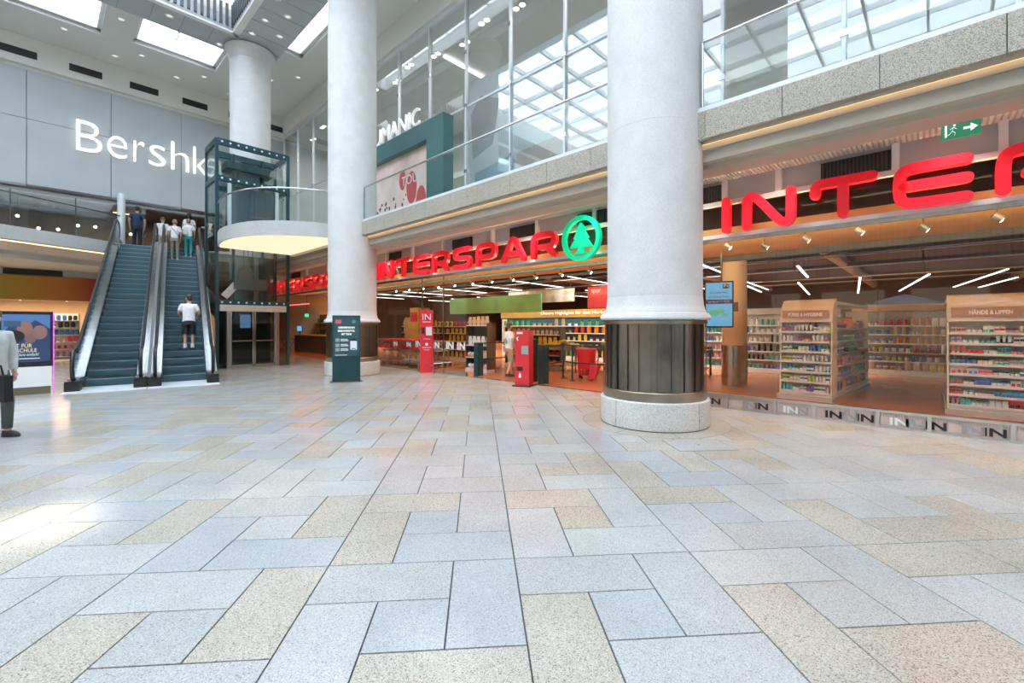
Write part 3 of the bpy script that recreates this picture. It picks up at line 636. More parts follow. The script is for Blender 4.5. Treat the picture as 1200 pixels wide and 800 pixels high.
# ------------------------------------------------------------------ people
SKIN = mat('skin',(.55,.34,.25),.5); SKIN2 = mat('skin_tan',(.42,.25,.17),.5)
def clothm(name,col): return mat('cloth_'+name,col,.8,vary=(9,.12),bump=(35,.25))
def skinned(name, nodes, edges, m, parent, sub=1):
    me = bpy.data.meshes.new(name); me.from_pydata([n[0] for n in nodes], edges, []); me.materials.append(m)
    o = link(name, me, parent); md = o.modifiers.new('skin','SKIN'); md.use_smooth_shade = True
    sv = me.skin_vertices[0].data
    for i,n in enumerate(nodes):
        r = n[1]; sv[i].radius = r if isinstance(r,tuple) else (r,r); sv[i].use_root = (i == 0)
    if sub: s = o.modifiers.new('sub','SUBSURF'); s.levels = s.render_levels = sub
    return o
def person(label, loc, rz, H=1.75, top='white', topc=(.8,.8,.8), bottom='shorts', botc=(.02,.022,.026), hairc=(.03,.022,.018), long_hair=False,
           shoec=(.03,.03,.03), socks=None, sk=None, armL=None, armR=None, step=0.0, turn=0.0, female=False, sleeve=.62):
    """stands at loc facing local +y; armL/armR: (elbow, wrist); step: stride half length"""
    sk = sk or SKIN; s = H/1.75
    t = thing('person', label, 'person', loc, rz); t.scale = (s,s,s)
    sw = .165 if female else .195; hw = .095
    hipz, kn, an = .90, .49, .085
    eL,wL = armL or ((-sw-.06,-.02,1.14),(-sw-.04,.08,.90)); eR,wR = armR or ((sw+.06,-.02,1.14),(sw+.04,.08,.90))
    V = Vector
    kL = V((-hw,.06+.5*step,kn)); aL = V((-hw,step,an)); kR = V((hw,.06-.35*step,kn)); aR = V((hw,-step,an+.10*abs(step)/.3))
    N = [(V((0,0,.95)),(.12,.09)),(V((0,.0,1.15)),(.115,.085)),(V((0,0,1.36)),(.13,.09)),(V((0,-.005,1.47)),.055),(V((0,.01,1.555)),.058),(V((0,.015,1.64)),(.078,.092)),(V((0,.01,1.71)),(.062,.075)),
         (V((-sw,0,1.40)),.052),(V(eL),.042),(V(wL),.029),(V((sw,0,1.40)),.052),(V(eR),.042),(V(wR),.029),
         (V((-hw,0,hipz)),.085),(kL,.055),(aL,.038),(V((hw,0,hipz)),.085),(kR,.055),(aR,.038)]
    Eg = [(0,1),(1,2),(2,3),(3,4),(4,5),(5,6),(2,7),(7,8),(8,9),(2,10),(10,11),(11,12),(0,13),(13,14),(14,15),(0,16),(16,17),(17,18)]
    def ext(i, offs, rads):
        base = i; prev = i
        for o_,r_ in zip(offs,rads): N.append((N[base][0]+V(o_),r_)); Eg.append((prev,len(N)-1)); prev = len(N)-1
        return prev
    for i,a in ((15,aL),(18,aR)): ext(i,[(0,.05,-.045),(0,.16,-.055)],[.036,.026])
    for i,e,w,sd in ((9,eL,wL,-1),(12,eR,wR,1)):                     # palm, four unequal curled fingers, thumb
        d = (V(w)-V(e)).normalized(); f = V((0,1,0)) if abs(d.y) < .8 else V((0,0,1)); f = (f-d*f.dot(d)).normalized(); n = d.cross(f)
        N.append((V(w)+d*.075,.024)); Eg.append((i,len(N)-1)); p = len(N)-1
        for q,L in ((-.027,.062),(-.009,.074),(.009,.078),(.027,.07)):
            b = N[p][0]+f*q; N.append((b+d*.03,.0095)); Eg.append((p,len(N)-1)); N.append((b+d*(.03+L*.55)+n*(-.010*sd),.0088)); Eg.append((len(N)-2,len(N)-1)); N.append((b+d*(.02+L*.9)+n*(-.032*sd),.0075)); Eg.append((len(N)-2,len(N)-1))
        N.append((V(w)+d*.045+f*.036,.010)); Eg.append((i,len(N)-1)); N.append((V(w)+d*.085+f*.05,.0085)); Eg.append((len(N)-2,len(N)-1))
    body = skinned('body', N, Eg, sk, t, 1)
    # face
    c = V((0,.012,1.645)); R = Matrix.Rotation(turn,4,'Z'); m = MB()
    m.sph((0,.098,-.015),.013,.02,.022,8,6).sph((-.083,0,-.01),.014,.024,.034,8,6).sph((.083,0,-.01),.014,.024,.034,8,6)
    m.sph((-.032,.078,.012),.014,.01,.009,8,6,1).sph((.032,.078,.012),.014,.01,.009,8,6,1).sph((0,.084,-.055),.026,.01,.008,8,6,2)
    m.tf(Matrix.Translation(c) @ R); m.build('face',[sk,mat('eye_dark',(.02,.015,.012),.3),mat('lips',(.35,.14,.12),.5)],t,True)
    hm_ = mat('hair_%d'%int(hairc[0]*1000), hairc, .5, vary=(25,.3)); m = MB()
    m.sph((0,-.012,.048),.089,.106,.082,14,9)
    if long_hair: m.loft([((0,-.055,-.38),.05,.02),((0,-.075,-.25),.085,.035),((0,-.07,-.1),.095,.05),((0,-.05,.04),.088,.075)],12)
    else: m.sph((0,-.04,-.015),.078,.075,.075,12,8)
    m.tf(Matrix.Translation(c) @ R); m.build('hair',hm_,t,True)
    # top
    tm = clothm(top,topc); m = MB(); w = .9 if female else 1
    m.loft([((0,.0,.86 if top != 'tucked' else .95),.175*w,.125),((0,0,1.0),.165*w,.118),((0,0,1.15),.165*w,.115),((0,0,1.30),.19*w,.125),((0,0,1.39),.195*w,.115),((0,-.003,1.445),.13*w,.085),((0,-.003,1.475),.068,.066)],18)
    for e,w_,sd in ((V(eL),V(wL),-1),(V(eR),V(wR),1)):
        a = V((sd*(sw-.03),0,1.405)); b = a.lerp(e,sleeve) if sleeve <= 1 else e
        m.tube([V((sd*.10,0,1.40)),a,a.lerp(b,.5),b] + ([e.lerp(w_,.92)] if sleeve > 1 else []), [.075,.078,.073,.066]+([.045] if sleeve > 1 else []),12)
    m.build('shirt',tm,t,True)
    # trousers or shorts
    bm_ = clothm(bottom+str(int(botc[0]*1000)),botc); m = MB()
    m.loft([((0,0,.80),.165,.125),((0,-.01,.88),.172,.13),((0,0,.96),.160,.116),((0,0,1.0),.152,.11)],16)
    for k_,a_,sd in ((kL,aL,-1),(kR,aR,1)):
        h = V((sd*.085,0,.90))
        if bottom == 'shorts': m.tube([h,h.lerp(k_,.5),h.lerp(k_,.93)],[.098,.098,.092],12)
        else: m.tube([h,h.lerp(k_,.5),k_,k_.lerp(a_,.5),a_+V((0,0,.03))],[.096,.086,.068,.06,.055],12)
    m.build(bottom,bm_,t,True)
    for a_ in (aL,aR):
        m = MB(); z = a_.z-.085
        m.loft([((a_.x,a_.y+.055,z+.0),.05,.135),((a_.x,a_.y+.055,z+.03),.052,.14),((a_.x,a_.y+.045,z+.06),.048,.115),((a_.x,a_.y+.0,z+.085),.042,.06)],12)
        m.build('shoe',mat('shoe_%d'%int(shoec[0]*1000),shoec,.5),t,True)
        if socks: MB().tube([a_+V((0,0,-.02)),a_+V((0,0,.09)),a_+V((0,0,.13))],[.05,.05,.052],10).build('sock',clothm('sock',socks),t,True)
    return t
def faceto(v): return math.atan2(v.y,v.x)-PI/2
ea = faceto(WY)
p = esc(2.36,2.15,.8); person('man in white T-shirt and black shorts riding low on the right escalator', p, ea, 1.66, 'white',(.78,.79,.80),'shorts',(.015,.018,.022),socks=(.8,.8,.8),sk=SKIN,armL=((-.27,.02,1.16),(-.20,.24,1.08)),armR=((.27,.02,1.16),(.25,.22,1.06)),turn=.5)
p = esc(.72,10.3,4.81); person('man in navy T-shirt and navy trousers at the top of the left escalator', p, ea, 1.78,'navy',(.018,.035,.075),'trousers',(.012,.02,.04),shoec=(.5,.5,.5))
p = esc(1.55,11.4,4.79); person('person in white top seen between the two escalators on the landing', p, ea+PI, 1.66,'white_b',(.75,.72,.72),'trousers',(.30,.26,.22),hairc=(.10,.06,.04))
p = esc(2.0,8.25,4.2); w1 = person('woman in white T-shirt and khaki trousers with a bag strap near the escalator top', p, ea, 1.62,'white_c',(.80,.80,.80),'trousers',(.27,.25,.19),hairc=(.30,.17,.10),shoec=(.6,.5,.45),female=True,armL=((-.25,.0,1.14),(-.22,.14,.98)))
MB().tube([(-.15,.125,1.43),(-.03,.13,1.3),(.10,.14,1.12),(.17,.06,1.0),(.13,-.12,1.05),(0,-.135,1.22),(-.13,-.09,1.42),(-.15,.0,1.46)],.010,6,closed=True).build('bag_strap',DARK,w1,True)
p = esc(2.46,8.62,4.4); w2p = person('woman in white T-shirt and teal trousers carrying a white bag near the escalator top', p, ea, 1.58,'white_d',(.74,.76,.80),'trousers',(.03,.33,.31),hairc=(.22,.16,.12),shoec=(.6,.55,.5),female=True)
m = MB(); m.loft([((-.12,-.17,1.0),.09,.035),((-.12,-.175,1.10),.10,.045),((-.12,-.17,1.2),.07,.03)],12); m.build('shoulder_bag',clothm('bag',(.62,.64,.60)),w2p,True)
p = esc(2.5,10.1,4.81); person('woman with long black hair and pale top standing highest beside the right escalator', p, ea, 1.72,'pale',(.72,.66,.60),'trousers',(.02,.02,.025),long_hair=True,hairc=(.012,.012,.016),female=True)
wk = person('walker at left edge in pale shirt and dark grey trousers carrying black bag', (-7.15,6.1,0.002), -PI/2-.05, 1.76,'grey_pale',(.50,.54,.54),'trousers',(.07,.075,.075),hairc=(.14,.08,.06),shoec=(.012,.012,.014),step=.10,sleeve=1.5,armL=((-.26,-.04,1.14),(-.24,.02,.90)),armR=((.27,.10,1.14),(.27,.33,.99)))
bgm = MB(); bgm.box(-.05,.05,-.17,.17,-.42,-.08); bgm.tube([(0,-.10,-.09),(0,-.06,.05),(0,.06,.05),(0,.10,-.09)],.012,6)
bgt = thing('handbag','black bag hanging from the hand of the walker at left edge','bag',(-6.75,5.81,.97),-PI/2-.05); bgm.build('pouch',clothm('black',(.012,.012,.018)),bgt)
cu_ = person('shopper in white T-shirt with green print and khaki shorts walking into the store', (-.08,13.2,.006), faceto(E2)-.25, 1.62,'white_e',(.76,.76,.72),'shorts',(.36,.27,.17),hairc=(.09,.06,.05),shoec=(.05,.04,.05),step=.14)
m = MB(); m.prism([(-.09,1.08),(.05,1.07),(.07,1.16),(-.02,1.27),(-.07,1.22)],-.132,-.118,f=lambda a,b,c:(a,c,b)); m.build('shirt_print',mat('print_green',(.15,.42,.30),.7),cu_)

# ------------------------------------------------------------------ shop interior shell
struct('ceiling_shop', MB().box(-34,6,8.98,36,4.2,4.34), mat('shop_ceiling_dark',(.028,.023,.019),.8,vary=(.6,.3)))
struct('wall_shop_back', MB().box(-34,6,36,36.2,0,4.3), mat('shop_back_brown',(.07,.055,.045),.7,vary=(.5,.25)))
struct('wall_shop_right', MB().box(5.8,6,8.98,36,0,4.3), mat('shop_right_wall',(.12,.10,.08),.7))
struct('wall_shop_left', MB().box(-34.2,-34,8.98,36,0,4.3), mat('shop_left_wall',(.10,.08,.06),.7))
so = struct('soffit_shop_trim', MB().box(-26.4,5.8,9.0,11.9,3.30,3.42), WOODS)
MB().box(-26.4,5.8,11.9,12.0,3.17,3.42).build('soffit_edge', BLACK, so); MB().box(-26.4,-4.5,10.5,10.62,3.22,3.30).build('lamp_track', TEALD, so)
for z,d,r0,r1,m,w in ((3.5,12.6,-26,5.5,ALUW,.03),(3.62,13.4,-26,5.5,DARK,.10),(3.45,15.2,-26,5.5,ALUW,.03),(3.7,16.6,-26,5.5,TEALD,.14),(3.5,18.6,-26,5.5,ALUW,.04),(3.75,20.5,-26,5.5,DARK,.16),(3.55,23,-26,5.5,ALUW,.04),(3.6,26,-26,5.5,ALUW,.05),(3.8,29,-26,5.5,DARK,.2)):
    o = struct('ceiling_tray_trim', MB().box(r0,r1,d,d+w,z,z+w*.7), m)
    hg = MB()
    for k in range(9): hg.box(r0+2+k*3.4,r0+2.02+k*3.4,d,d+.02,z,4.2)
    hg.build('hanger', DARK, o)
for i in range(6):
    struct('air_duct_trim', MB().cyl(fac(-24+i*5.4,13.5,3.92),fac(-24+i*5.4,33,3.92),.2,14), mat('duct_grey',(.25,.25,.24),.4,.6), rz=0)
def linlamp(a,b,label,power=60):
    a = Vector(a); b = Vector(b); c = (a+b)/2; t = thing('linear_lamp',label,'lamp',c,0,'linear shop ceiling lamps')
    MB().beam(a-c+Vector((0,0,.03)),b-c+Vector((0,0,.03)),.11,.05).build('housing',DARK,t); MB().beam(a-c,b-c,.075,.03).build('tube',LAMPC,t)
    for q in (a.lerp(b,.15),a.lerp(b,.85)): MB().cyl(q-c,Vector((q.x,q.y,4.2))-c,.008,5).build('wire',DARK,t)
    area('lamp_light',t,(0,0,-.04),1.3,(b-a).length,power*.7,rot=(0,0,math.atan2((b-a).y,(b-a).x)-PI/2),spread=math.radians(125))
LL = 'long thin glowing ceiling lamp hanging in the shop'
for n,(x0,y0,x1,y1) in enumerate(((13.1,20.3,18.9,28.2),(14.2,18.1,20.9,26.8),(15.9,16.9,22.0,25.2),(17.2,15.4,22.5,22.6),(20.5,18,24,22.8),(11.5,21.8,14.6,26),(9.4,14.6,12,18))):
    linlamp((x0,y0,3.5),(x1,y1,3.5),('glowing lamp above left part of the end shelf beside the beige shop column','steep glowing lamp between the two cream end shelves','slanted glowing lamp left of the right end shelf','long slanted glowing lamp directly above the right end shelf','lower slanted glowing lamp farthest right in the shop ceiling','farther glowing lamp above the beige shop column','nearer glowing lamp left of the beige shop column')[n],190)
for r in (-29.5,-26.5,-23.5,-20,-17,-14,-11,-8.2,-5.5):
    a = fac(r,13.6,3.62); b = fac(r-.6,19.5,3.62); linlamp(a,b,LL,230); a = fac(r-.8,22,3.62); b = fac(r-1.4,29,3.62); linlamp(a,b,LL,160)
def spot(r,d,z,label,group,ty=.5):
    t = thing('track_spotlight',label,'spotlight',fac(r,d,z),ANG,group)
    MB().cyl((0,0,0),(0,0,-.07),.012,6).build('stem',BLACK,t); MB().cyl((-.035,0,-.11),(.06,.03,-.19),.055,10).build('head',DARK,t); MB().cyl((.06,.03,-.19),(.063,.031,-.192),.045,10).build('lens',LAMPW,t)
for n,r in enumerate((-3.0,-2.45,-1.7,-.9,-.1,.7,1.4)): spot(r,9.5+((r*10)%3)*.2,3.30,ORD[n]+' dark spotlight from the left under the right wood soffit','spotlights under the right soffit')
for n,r in enumerate((-17,-16,-15,-14,-13,-12,-11,-10,-9,-8,-7,-6)): spot(r,10.56,3.22,ORD[n]+' spotlight from the left on the track above the entrance','spotlights above the entrance')
fl_ = thing('cove_strip_lamp','warm strip lamp behind the glass head bar lighting the wood soffit','lamp',fac(-10,8.97,3.19),ANG)
MB().box(-16.2,15.6,-.02,.02,-.02,.01).build('strip',LAMPWARM,fl_)
area('strip_light',fl_,(8.5,.08,.0),14,.12,420,(1,.66,.34),(PI-.5,0,0)); area('strip_light',fl_,(-2,.08,.0),10,.12,300,(1,.64,.34),(PI-.5,0,0)); area('strip_light',fl_,(-12,.08,.0),8,.12,240,(1,.64,.34),(PI-.5,0,0))
# round shop column with metal foot and hanging screen
sc_ = thing('shop_column','round beige shop column with brushed metal foot behind the right glass','column',fac(-3.72,12.35,0),ANG)
MB().lathe([(.30,1.02),(.295,1.03),(.295,3.2)],32).build('shaft',mat('beige_plaster',(.60,.47,.34),.6,vary=(1,.05)),sc_,True); MB().lathe([(.305,0),(.305,1.03)],32).build('metal_foot',mat('brushed_foot',(.40,.34,.29),.25,1,vary=(7,.15)),sc_,True)
sn = thing('advert_screen','narrow portrait advert screen hanging in front of beige shop column','screen',fac(-3.42,10.3,1.50),ANG+.25)
MB().box(-.29,.29,-.03,.03,0,1.02).build('case',BLACK,sn); MB().box(-.265,.265,-.036,-.03,.03,.99).build('display',emis('screen_blue',(.10,.34,.55),.75),sn)
MB().box(-.265,.265,-.038,-.036,.52,.62).build('title_bar',emis('screen_dark',(.06,.03,.10),.5),sn); MB().box(.08,.20,-.038,-.036,.86,.96).build('emblem',BLACK,sn)
text('IN',.1,sn,(.14,-.042,.885),WPRINT,ext=.001,width=.09)
text('Die große Welt',.07,sn,(0,-.04,.74),BLACK,ext=.001,width=.36); text('der kleinen Preise',.07,sn,(0,-.04,.66),BLACK,ext=.001,width=.42); text('nur bei uns im Markt',.05,sn,(0,-.042,.555),WPRINT,ext=.001,width=.42)
m = MB()
for (x,z,a) in ((-.1,.32,.11),(.03,.36,.08),(.12,.28,.06)): m.prism([(x+a*math.cos(k*PI/6),z+a*.6*math.sin(k*PI/6)) for k in range(12)],-.0385,-.036,f=lambda a,b,c:(a,c,b))
m.build('picture',emis('screen_green',(.12,.42,.20),.6),sn); MB().cyl((.05,0,1.02),(.05,0,1.66),.02,8).build('hanger',DARK,sn); MB().box(.29,.38,-.02,.02,.35,.55).build('side_box',DARK,sn)

# ------------------------------------------------------------------ goods
PC = {'white':(.75,.75,.74),'blue':(.04,.13,.45),'teal':(.03,.38,.42),'green':(.10,.38,.08),'lime':(.48,.60,.05),'yellow':(.75,.55,.05),'orange':(.75,.25,.02),'red':(.58,.03,.04),'pink':(.70,.32,.40),'violet':(.22,.10,.36),'black':(.02,.02,.025),'beige':(.60,.46,.30)}
PCM = {k:mat('goods_'+k,v,.4) for k,v in PC.items()}
def pk(kind):
    m = MB()
    if kind == 'bottle': m.lathe([(.030,0),(.031,.01),(.031,.12),(.024,.145),(.012,.155),(.012,.16)],8).lathe([(.015,.16),(.015,.19)],8,m=1)
    elif kind == 'tub': m.lathe([(.038,0),(.040,.06)],10).lathe([(.042,.06),(.042,.085)],10,m=1)
    elif kind == 'carton': m.box(-.035,.035,-.02,.02,0,.13).box(-.035,.035,-.021,-.02,.05,.09,1)
    elif kind == 'tube': m.loft([((0,0,.0),.017,.017),((0,0,.03),.019,.019),((0,0,.15),.032,.006)],8).cyl((0,0,0),(0,0,.03),.02,8,m=1)
    elif kind == 'pouch': m.loft([((0,0,0),.045,.022),((0,0,.08),.055,.03),((0,0,.15),.045,.012),((0,0,.17),.05,.004)],8)
    elif kind == 'blister': m.box(-.04,.04,-.004,.004,0,.15).loft([((0,-.012,.02),.028,.012),((0,-.014,.08),.028,.014)],8,m=1)
    elif kind == 'jar': m.lathe([(.030,0),(.036,.01),(.036,.09),(.028,.105)],8).lathe([(.031,.105),(.031,.125)],8,m=1)
    elif kind == 'spray_can': m.lathe([(.026,0),(.026,.17),(.020,.185)],8).lathe([(.018,.185),(.018,.215)],8,m=1)
    elif kind == 'loaf': m.sph((0,0,.05),.075,.05,.05,8,5).sph((0,0,.06),.05,.052,.045,8,5,1)
    return m
PKM = {}
def goods(kind,col,lid):
    k = (kind,col,lid)
    if k not in PKM: PKM[k] = pk(kind).mesh(kind,[PCM[col],PCM[lid]],True)
    return PKM[k]
rg = random.Random(11)
def shelfrow(o, rz, x0, x1, y, z, kinds, cols, unit, step=.085, run=4, along=0, sc=1.0, lids=('white','blue','black','teal','red')):
    """goods in runs of the same kind; along=1 places the row down the local y axis facing +x"""
    R = Matrix.Rotation(rz,4,'Z'); x = x0+step/2; k = c = l = None; n = 0
    while x < x1:
        if n <= 0: k = rg.choice(kinds); c = rg.choice(cols); l = rg.choice(lids); n = rg.randint(2,run); s = sc*rg.uniform(.85,1.15)
        n -= 1
        p = Vector(o)+R @ (Vector((x,y,z)) if not along else Vector((y,x,z)))
        ob = link(k, goods(k,c,l)); ob.location = p; ob.rotation_euler = (0,0,rz+(PI/2 if along else 0)+rg.uniform(-.06,.06)); ob.scale = (s,s,s)
        tag(ob, f'{c} {k.replace("_"," ")} with {l} on {unit}', 'goods', f'{c} {k.replace("_"," ")}{"es" if k[-2:] == "ch" else "s"} with {l} on {unit}'); x += step*s*rg.uniform(.95,1.1)
DK = mat('shelf_dark',(.10,.095,.09),.5)
GW_ = mat('gondola_cream',(.74,.69,.60),.5); GS = mat('shelf_white',(.78,.77,.74),.4); GB = mat('header_brown',(.30,.19,.15),.5)
def gondola(r, d, w, L, title, label, unit, nsh, cols, kinds, rzx=0, side=True, tx=None, tw=None):
    o = fac(r,d); rz = ANG+rzx; t = thing('shelf_gondola',label,'shelf unit',o,rz)
    MB().box(-.03,w+.03,-.10,L,0,.10).build('plinth',mat('plinth_grey',(.45,.44,.42),.5),t); MB().box(0,w,-.02,L-.05,.10,.16).build('base_shelf',GS,t)
    MB().box(.0,w,.33,.36,.16,1.75).build('end_panel',GW_,t); MB().box(w/2-.03,w/2+.03,.36,L-.05,.16,1.75).build('spine',GW_,t)
    for x in (0,w-.025): MB().prism([(-.02,.16),(.05,1.6),(.12,1.9),(.28,2.08),(.4,2.08),(.4,.16)],x,x+.025,f=lambda a,b,c:(c,a,b)).build('side_panel',GW_,t)
    pts = [(.03,1.62),(.06,1.78),(.13,1.95),(.25,2.07),(.42,2.10)]; m = MB()
    for (a,b),(c,e) in zip(pts,pts[1:]): m.add([(0,a,b),(w,a,b),(w,c,e),(0,c,e),(0,a+.03,b-.01),(w,a+.03,b-.01),(w,c,e-.03),(0,c,e-.03)],[(0,1,2,3),(7,6,5,4),(0,3,7,4),(1,5,6,2),(4,5,1,0),(3,2,6,7)])
    m.build('curved_hood',GW_,t,True); MB().box(0,w,.40,L-.1,1.98,2.04).build('top_panel',GW_,t)
    hd = MB().box(.05,w-.05,.0,.03,1.70,1.86).build('header',GB,t); text(title,.1,hd,(tx or w*.5,-.003,1.735),WPRINT,ext=.002,width=tw or w*.66,height=.085,bold=.004)
    zs = [.16+.19+ (1.45-.16-.1)/(nsh-1)*i-.19*0 for i in range(nsh)]; zs = [.18+(1.42-.18)*i/(nsh-1) for i in range(nsh)]
    sh = MB().box(.025,w-.025,-.04,.33,-.022,0).box(.025,w-.025,-.05,-.04,-.03,.012,1).mesh('shelf',[GS,ALUW])
    for i,z in enumerate(zs):
        s_ = link('shelf',sh,t); s_.location = (0,0,z)
        shelfrow(o,rz,.04,w-.04,.03,z+.001,kinds,cols,unit+' front',.078,3,0,.82)
        if i%2 == 0: shelfrow(o,rz,.06,w-.06,.18,z+.001,kinds,cols,unit+' front',.09,3,0,.95)
    if side:
        s2 = MB().box(w/2+.03,w-.0,.42,L-.12,-.022,0).box(w,w+.01,.42,L-.12,-.03,.012,1).mesh('shelf',[GS,ALUW])
        for x in (.4,L-.1): MB().box(w/2,w,x,x+.025,.16,1.9).build('divider',GW_,t)
        for i in range(6):
            z = .18+i*.26; s_ = link('shelf',s2,t); s_.location = (0,0,z)
            shelfrow(o,rz,.48,L-.15,w-.07,z+.001,kinds,['violet','white','blue','pink','orange','black','teal'],unit+' long side',.13,5,1,1.25)
gondola(-2.37,10.9,.93,3.6,'FÜSSE & HYGIENE','cream end shelf with brown header facing the glass beside beige shop column','the end shelf beside the beige shop column',7,['white','white','white','beige','white','blue','white','lime','teal','violet'],['tube','carton','tub','bottle','carton'],-.08)
gondola(.20,10.9,1.45,3.0,'HÄNDE & LIPPEN','cream end shelf with brown header at the right edge of the picture','the end shelf at the right picture edge',8,['white','white','teal','blue','white','red','pink'],['tube','tub','carton','tub','blister'],.0,True,.52,.50)
def wallshelf(r0,r1,d,label,unit,cols,kinds,zs,back,rzx=0,step=.11,sc=1.25,top=2.0,hd=None):
    w = r1-r0; o = fac(r0,d); rz = ANG+rzx; t = thing('wall_shelf',label,'shelf unit',o,rz)
    MB().box(0,w,.34,.38,0,top).build('back_panel',back,t); MB().box(0,w,-.02,.34,0,.12).build('plinth',GS,t)
    for x in (0,w-.03): MB().box(x,x+.03,.0,.34,.12,top).build('side_panel',DK if back is DK else GS,t)
    sh = MB().box(.03,w-.03,0,.34,-.02,0).box(.03,w-.03,-.01,0,-.03,.01,1).mesh('shelf',[GS,ALUW])
    for z in zs:
        s_ = link('shelf',sh,t); s_.location = (0,0,z); shelfrow(o,rz,.06,w-.06,.10,z+.001,kinds,cols,unit,step,5,0,sc)
    if hd: MB().box(0,w,-.05,.38,top,top+.2).build('header',hd,t)
    return t
BK = mat('pegboard_grey',(.40,.39,.40),.6,vary=(20,.2))
wallshelf(-1.9,.35,18.3,'back wall shelf with orange and mixed goods between the two cream end shelves','the mixed back wall shelf',['orange','orange','white','blue','red','beige','teal','yellow'],['bottle','jar','tub','pouch','spray_can'],(.14,.42,.70,.98,1.26,1.54),BK,0,.12,1.4,2.0,WOOD)
wallshelf(.4,2.4,18.3,'pegboard back wall shelf with lime and dark bottles left of right end shelf','the pegboard back wall shelf',['lime','black','black','blue','violet','white'],['bottle','spray_can','bottle'],(.14,.45,.72,.99,1.27),BK,0,.11,1.4,2.0,WOOD)
wallshelf(-5.9,-3.4,16.2,'back wall shelf of white and blue bottles behind the beige shop column','the back wall shelf behind the beige column',['white','blue','white','teal','pink','black'],['bottle','spray_can','jar','bottle'],(.14,.42,.70,1.0,1.3,1.55),GS,0,.12,1.3,1.9,mat('header_grey',(.42,.38,.36),.5))
wallshelf(-3.3,-2.0,16.6,'narrow back wall shelf of mixed bottles right of the beige shop column','the narrow column side shelf',['white','blue','white','violet','pink','black'],['bottle','spray_can','jar','bottle'],(.14,.42,.70,1.0,1.3,1.55),GS,0,.12,1.3,1.9,mat('header_grey',(0,0,0)))
# food shelves round the entrance
FD = ['beige','beige','orange','yellow','white','red','green']
wallshelf(-11.35,-10.3,9.75,'dark bread shelf standing just behind the entrance glass','the bread shelf behind the entrance glass',['beige','beige','white','orange'],['loaf','pouch'],(.14,.5,.9,1.55),DK,0,.12,1.5,1.62)
wallshelf(-11.7,-9.3,12.0,'dark food shelf left of the shopper inside the entrance','the food shelf left of the shopper',FD,['pouch','loaf','jar'],(.14,.5,.86,1.22),DK,.12,.13,1.6,1.5)
bh = wallshelf(-16.2,-9.0,16.4,'long back food shelf under the yellow autumn banner','the long food shelf under the yellow banner',FD,['pouch','jar','tub'],(.14,.5,.86,1.2,1.52),mat('shelf_teal_back',(.03,.11,.14),.6),0,.19,1.8,1.86)
sb = thing('autumn_banner','yellow wooden banner with white autumn slogan above the long food shelf','sign',fac(-12.6,16.3,1.9),ANG)
MB().box(-3.6,3.6,0,.05,0,.36).build('board',mat('banner_ochre',(.55,.36,.10),.5,vary=(2,.1)),sb); text('Unsere Highlights für den Herbst',.25,sb,(.9,-.01,.11),WLET,ext=.004,width=3.6,height=.17)
hb = thing('hanging_photo_panel','long hanging photo panel above the yellow autumn banner','sign',fac(-12.4,15.2,2.55),ANG)
MB().box(-2.2,1.6,0,.05,0,.55).build('panel',mat('panel_mauve',(.42,.38,.30),.6,vary=(3,.35)),hb)
for x in (-2,1.4): MB().cyl((x,.02,.55),(x,.02,1.6),.01,5).build('wire',DARK,hb)
rs_ = thing('red_price_sign','square red hanging sign with white lettering left of nearest column','sign',fac(-9.05,14.2,2.2),ANG)
MB().box(-.42,.42,0,.05,0,.8).build('panel',REDP,rs_); text('spar',.2,rs_,(-.05,-.01,.52),WPRINT,ext=.002,width=.42)
gp_ = thing('green_fascia','green hanging fascia panel above the bread shelves','sign',fac(-14.0,14.0,2.1),ANG)
MB().box(-3.5,2.4,0,.06,0,.75).build('panel',mat('fascia_green',(.16,.36,.12),.5,vary=(1,.25)),gp_)
wallshelf(-19.2,-13.2,12.3,'mixed grocery shelf behind the row of shopping trolleys','the grocery shelf behind the trolleys',FD,['jar','carton','pouch'],(.14,.5,.86,1.2,1.5),DK,0,.17,1.8,1.7)
tw = thing('promo_tower','tall yellow cardboard promotion tower behind the shopping trolleys','display',fac(-16.2,11.3,0),ANG)
MB().box(-.3,.3,-.3,.3,0,2.3).build('tower',mat('card_yellow',(.62,.46,.14),.6,vary=(5,.15)),tw); MB().box(-.8,-.3,-.25,.25,0,1.9).build('low_tower',mat('card_sand',(.52,.42,.25),.6,vary=(5,.2)),tw); MB().box(-.24,.24,-.312,-.3,1.7,2.1).build('print',REDP,tw)
# produce tables
def table(r,d,w,dp,label):
    t = thing('produce_table',label,'table',fac(r,d,0),ANG)
    MB().box(-w/2,w/2,-dp/2,dp/2,.72,.80).build('top',DK,t); MB().box(-w/2,w/2,-dp/2,-dp/2+.03,.80,.88).box(-w/2,w/2,dp/2-.03,dp/2,.80,.9).build('rim',DK,t)
    for x in (-w/2+.05,w/2-.05):
        for y in (-dp/2+.05,dp/2-.05): MB().box(x-.025,x+.025,y-.025,y+.025,0,.72).build('leg',DK,t)
    MB().box(-w/2+.05,w/2-.05,-dp/2+.05,dp/2-.05,.22,.26).build('lower_board',WOOD,t); return t
table(-9.2,12.3,1.7,.9,'dark produce table heaped with yellow fruit behind the entrance rail'); table(-7.3,12.9,1.9,.9,'dark produce table heaped with green lettuce left of nearest column'); table(-5.7,13.8,1.6,.8,'low produce table with red goods beside the nearest column')
fy = MB().sph((0,0,0),.05,.05,.05,8,6).mesh('fruit',PCM['yellow'],True); fr = MB().sph((0,0,0),.05,.05,.05,8,6).mesh('fruit',PCM['red'],True)
lm = MB()
for k in range(7): a = k*.9; lm.sph((.04*math.cos(a),.04*math.sin(a),.03+.01*(k%3)),.06,.05,.06,7,5)
lm = lm.mesh('lettuce',mat('lettuce_green',(.16,.42,.06),.6,vary=(20,.3)),True)
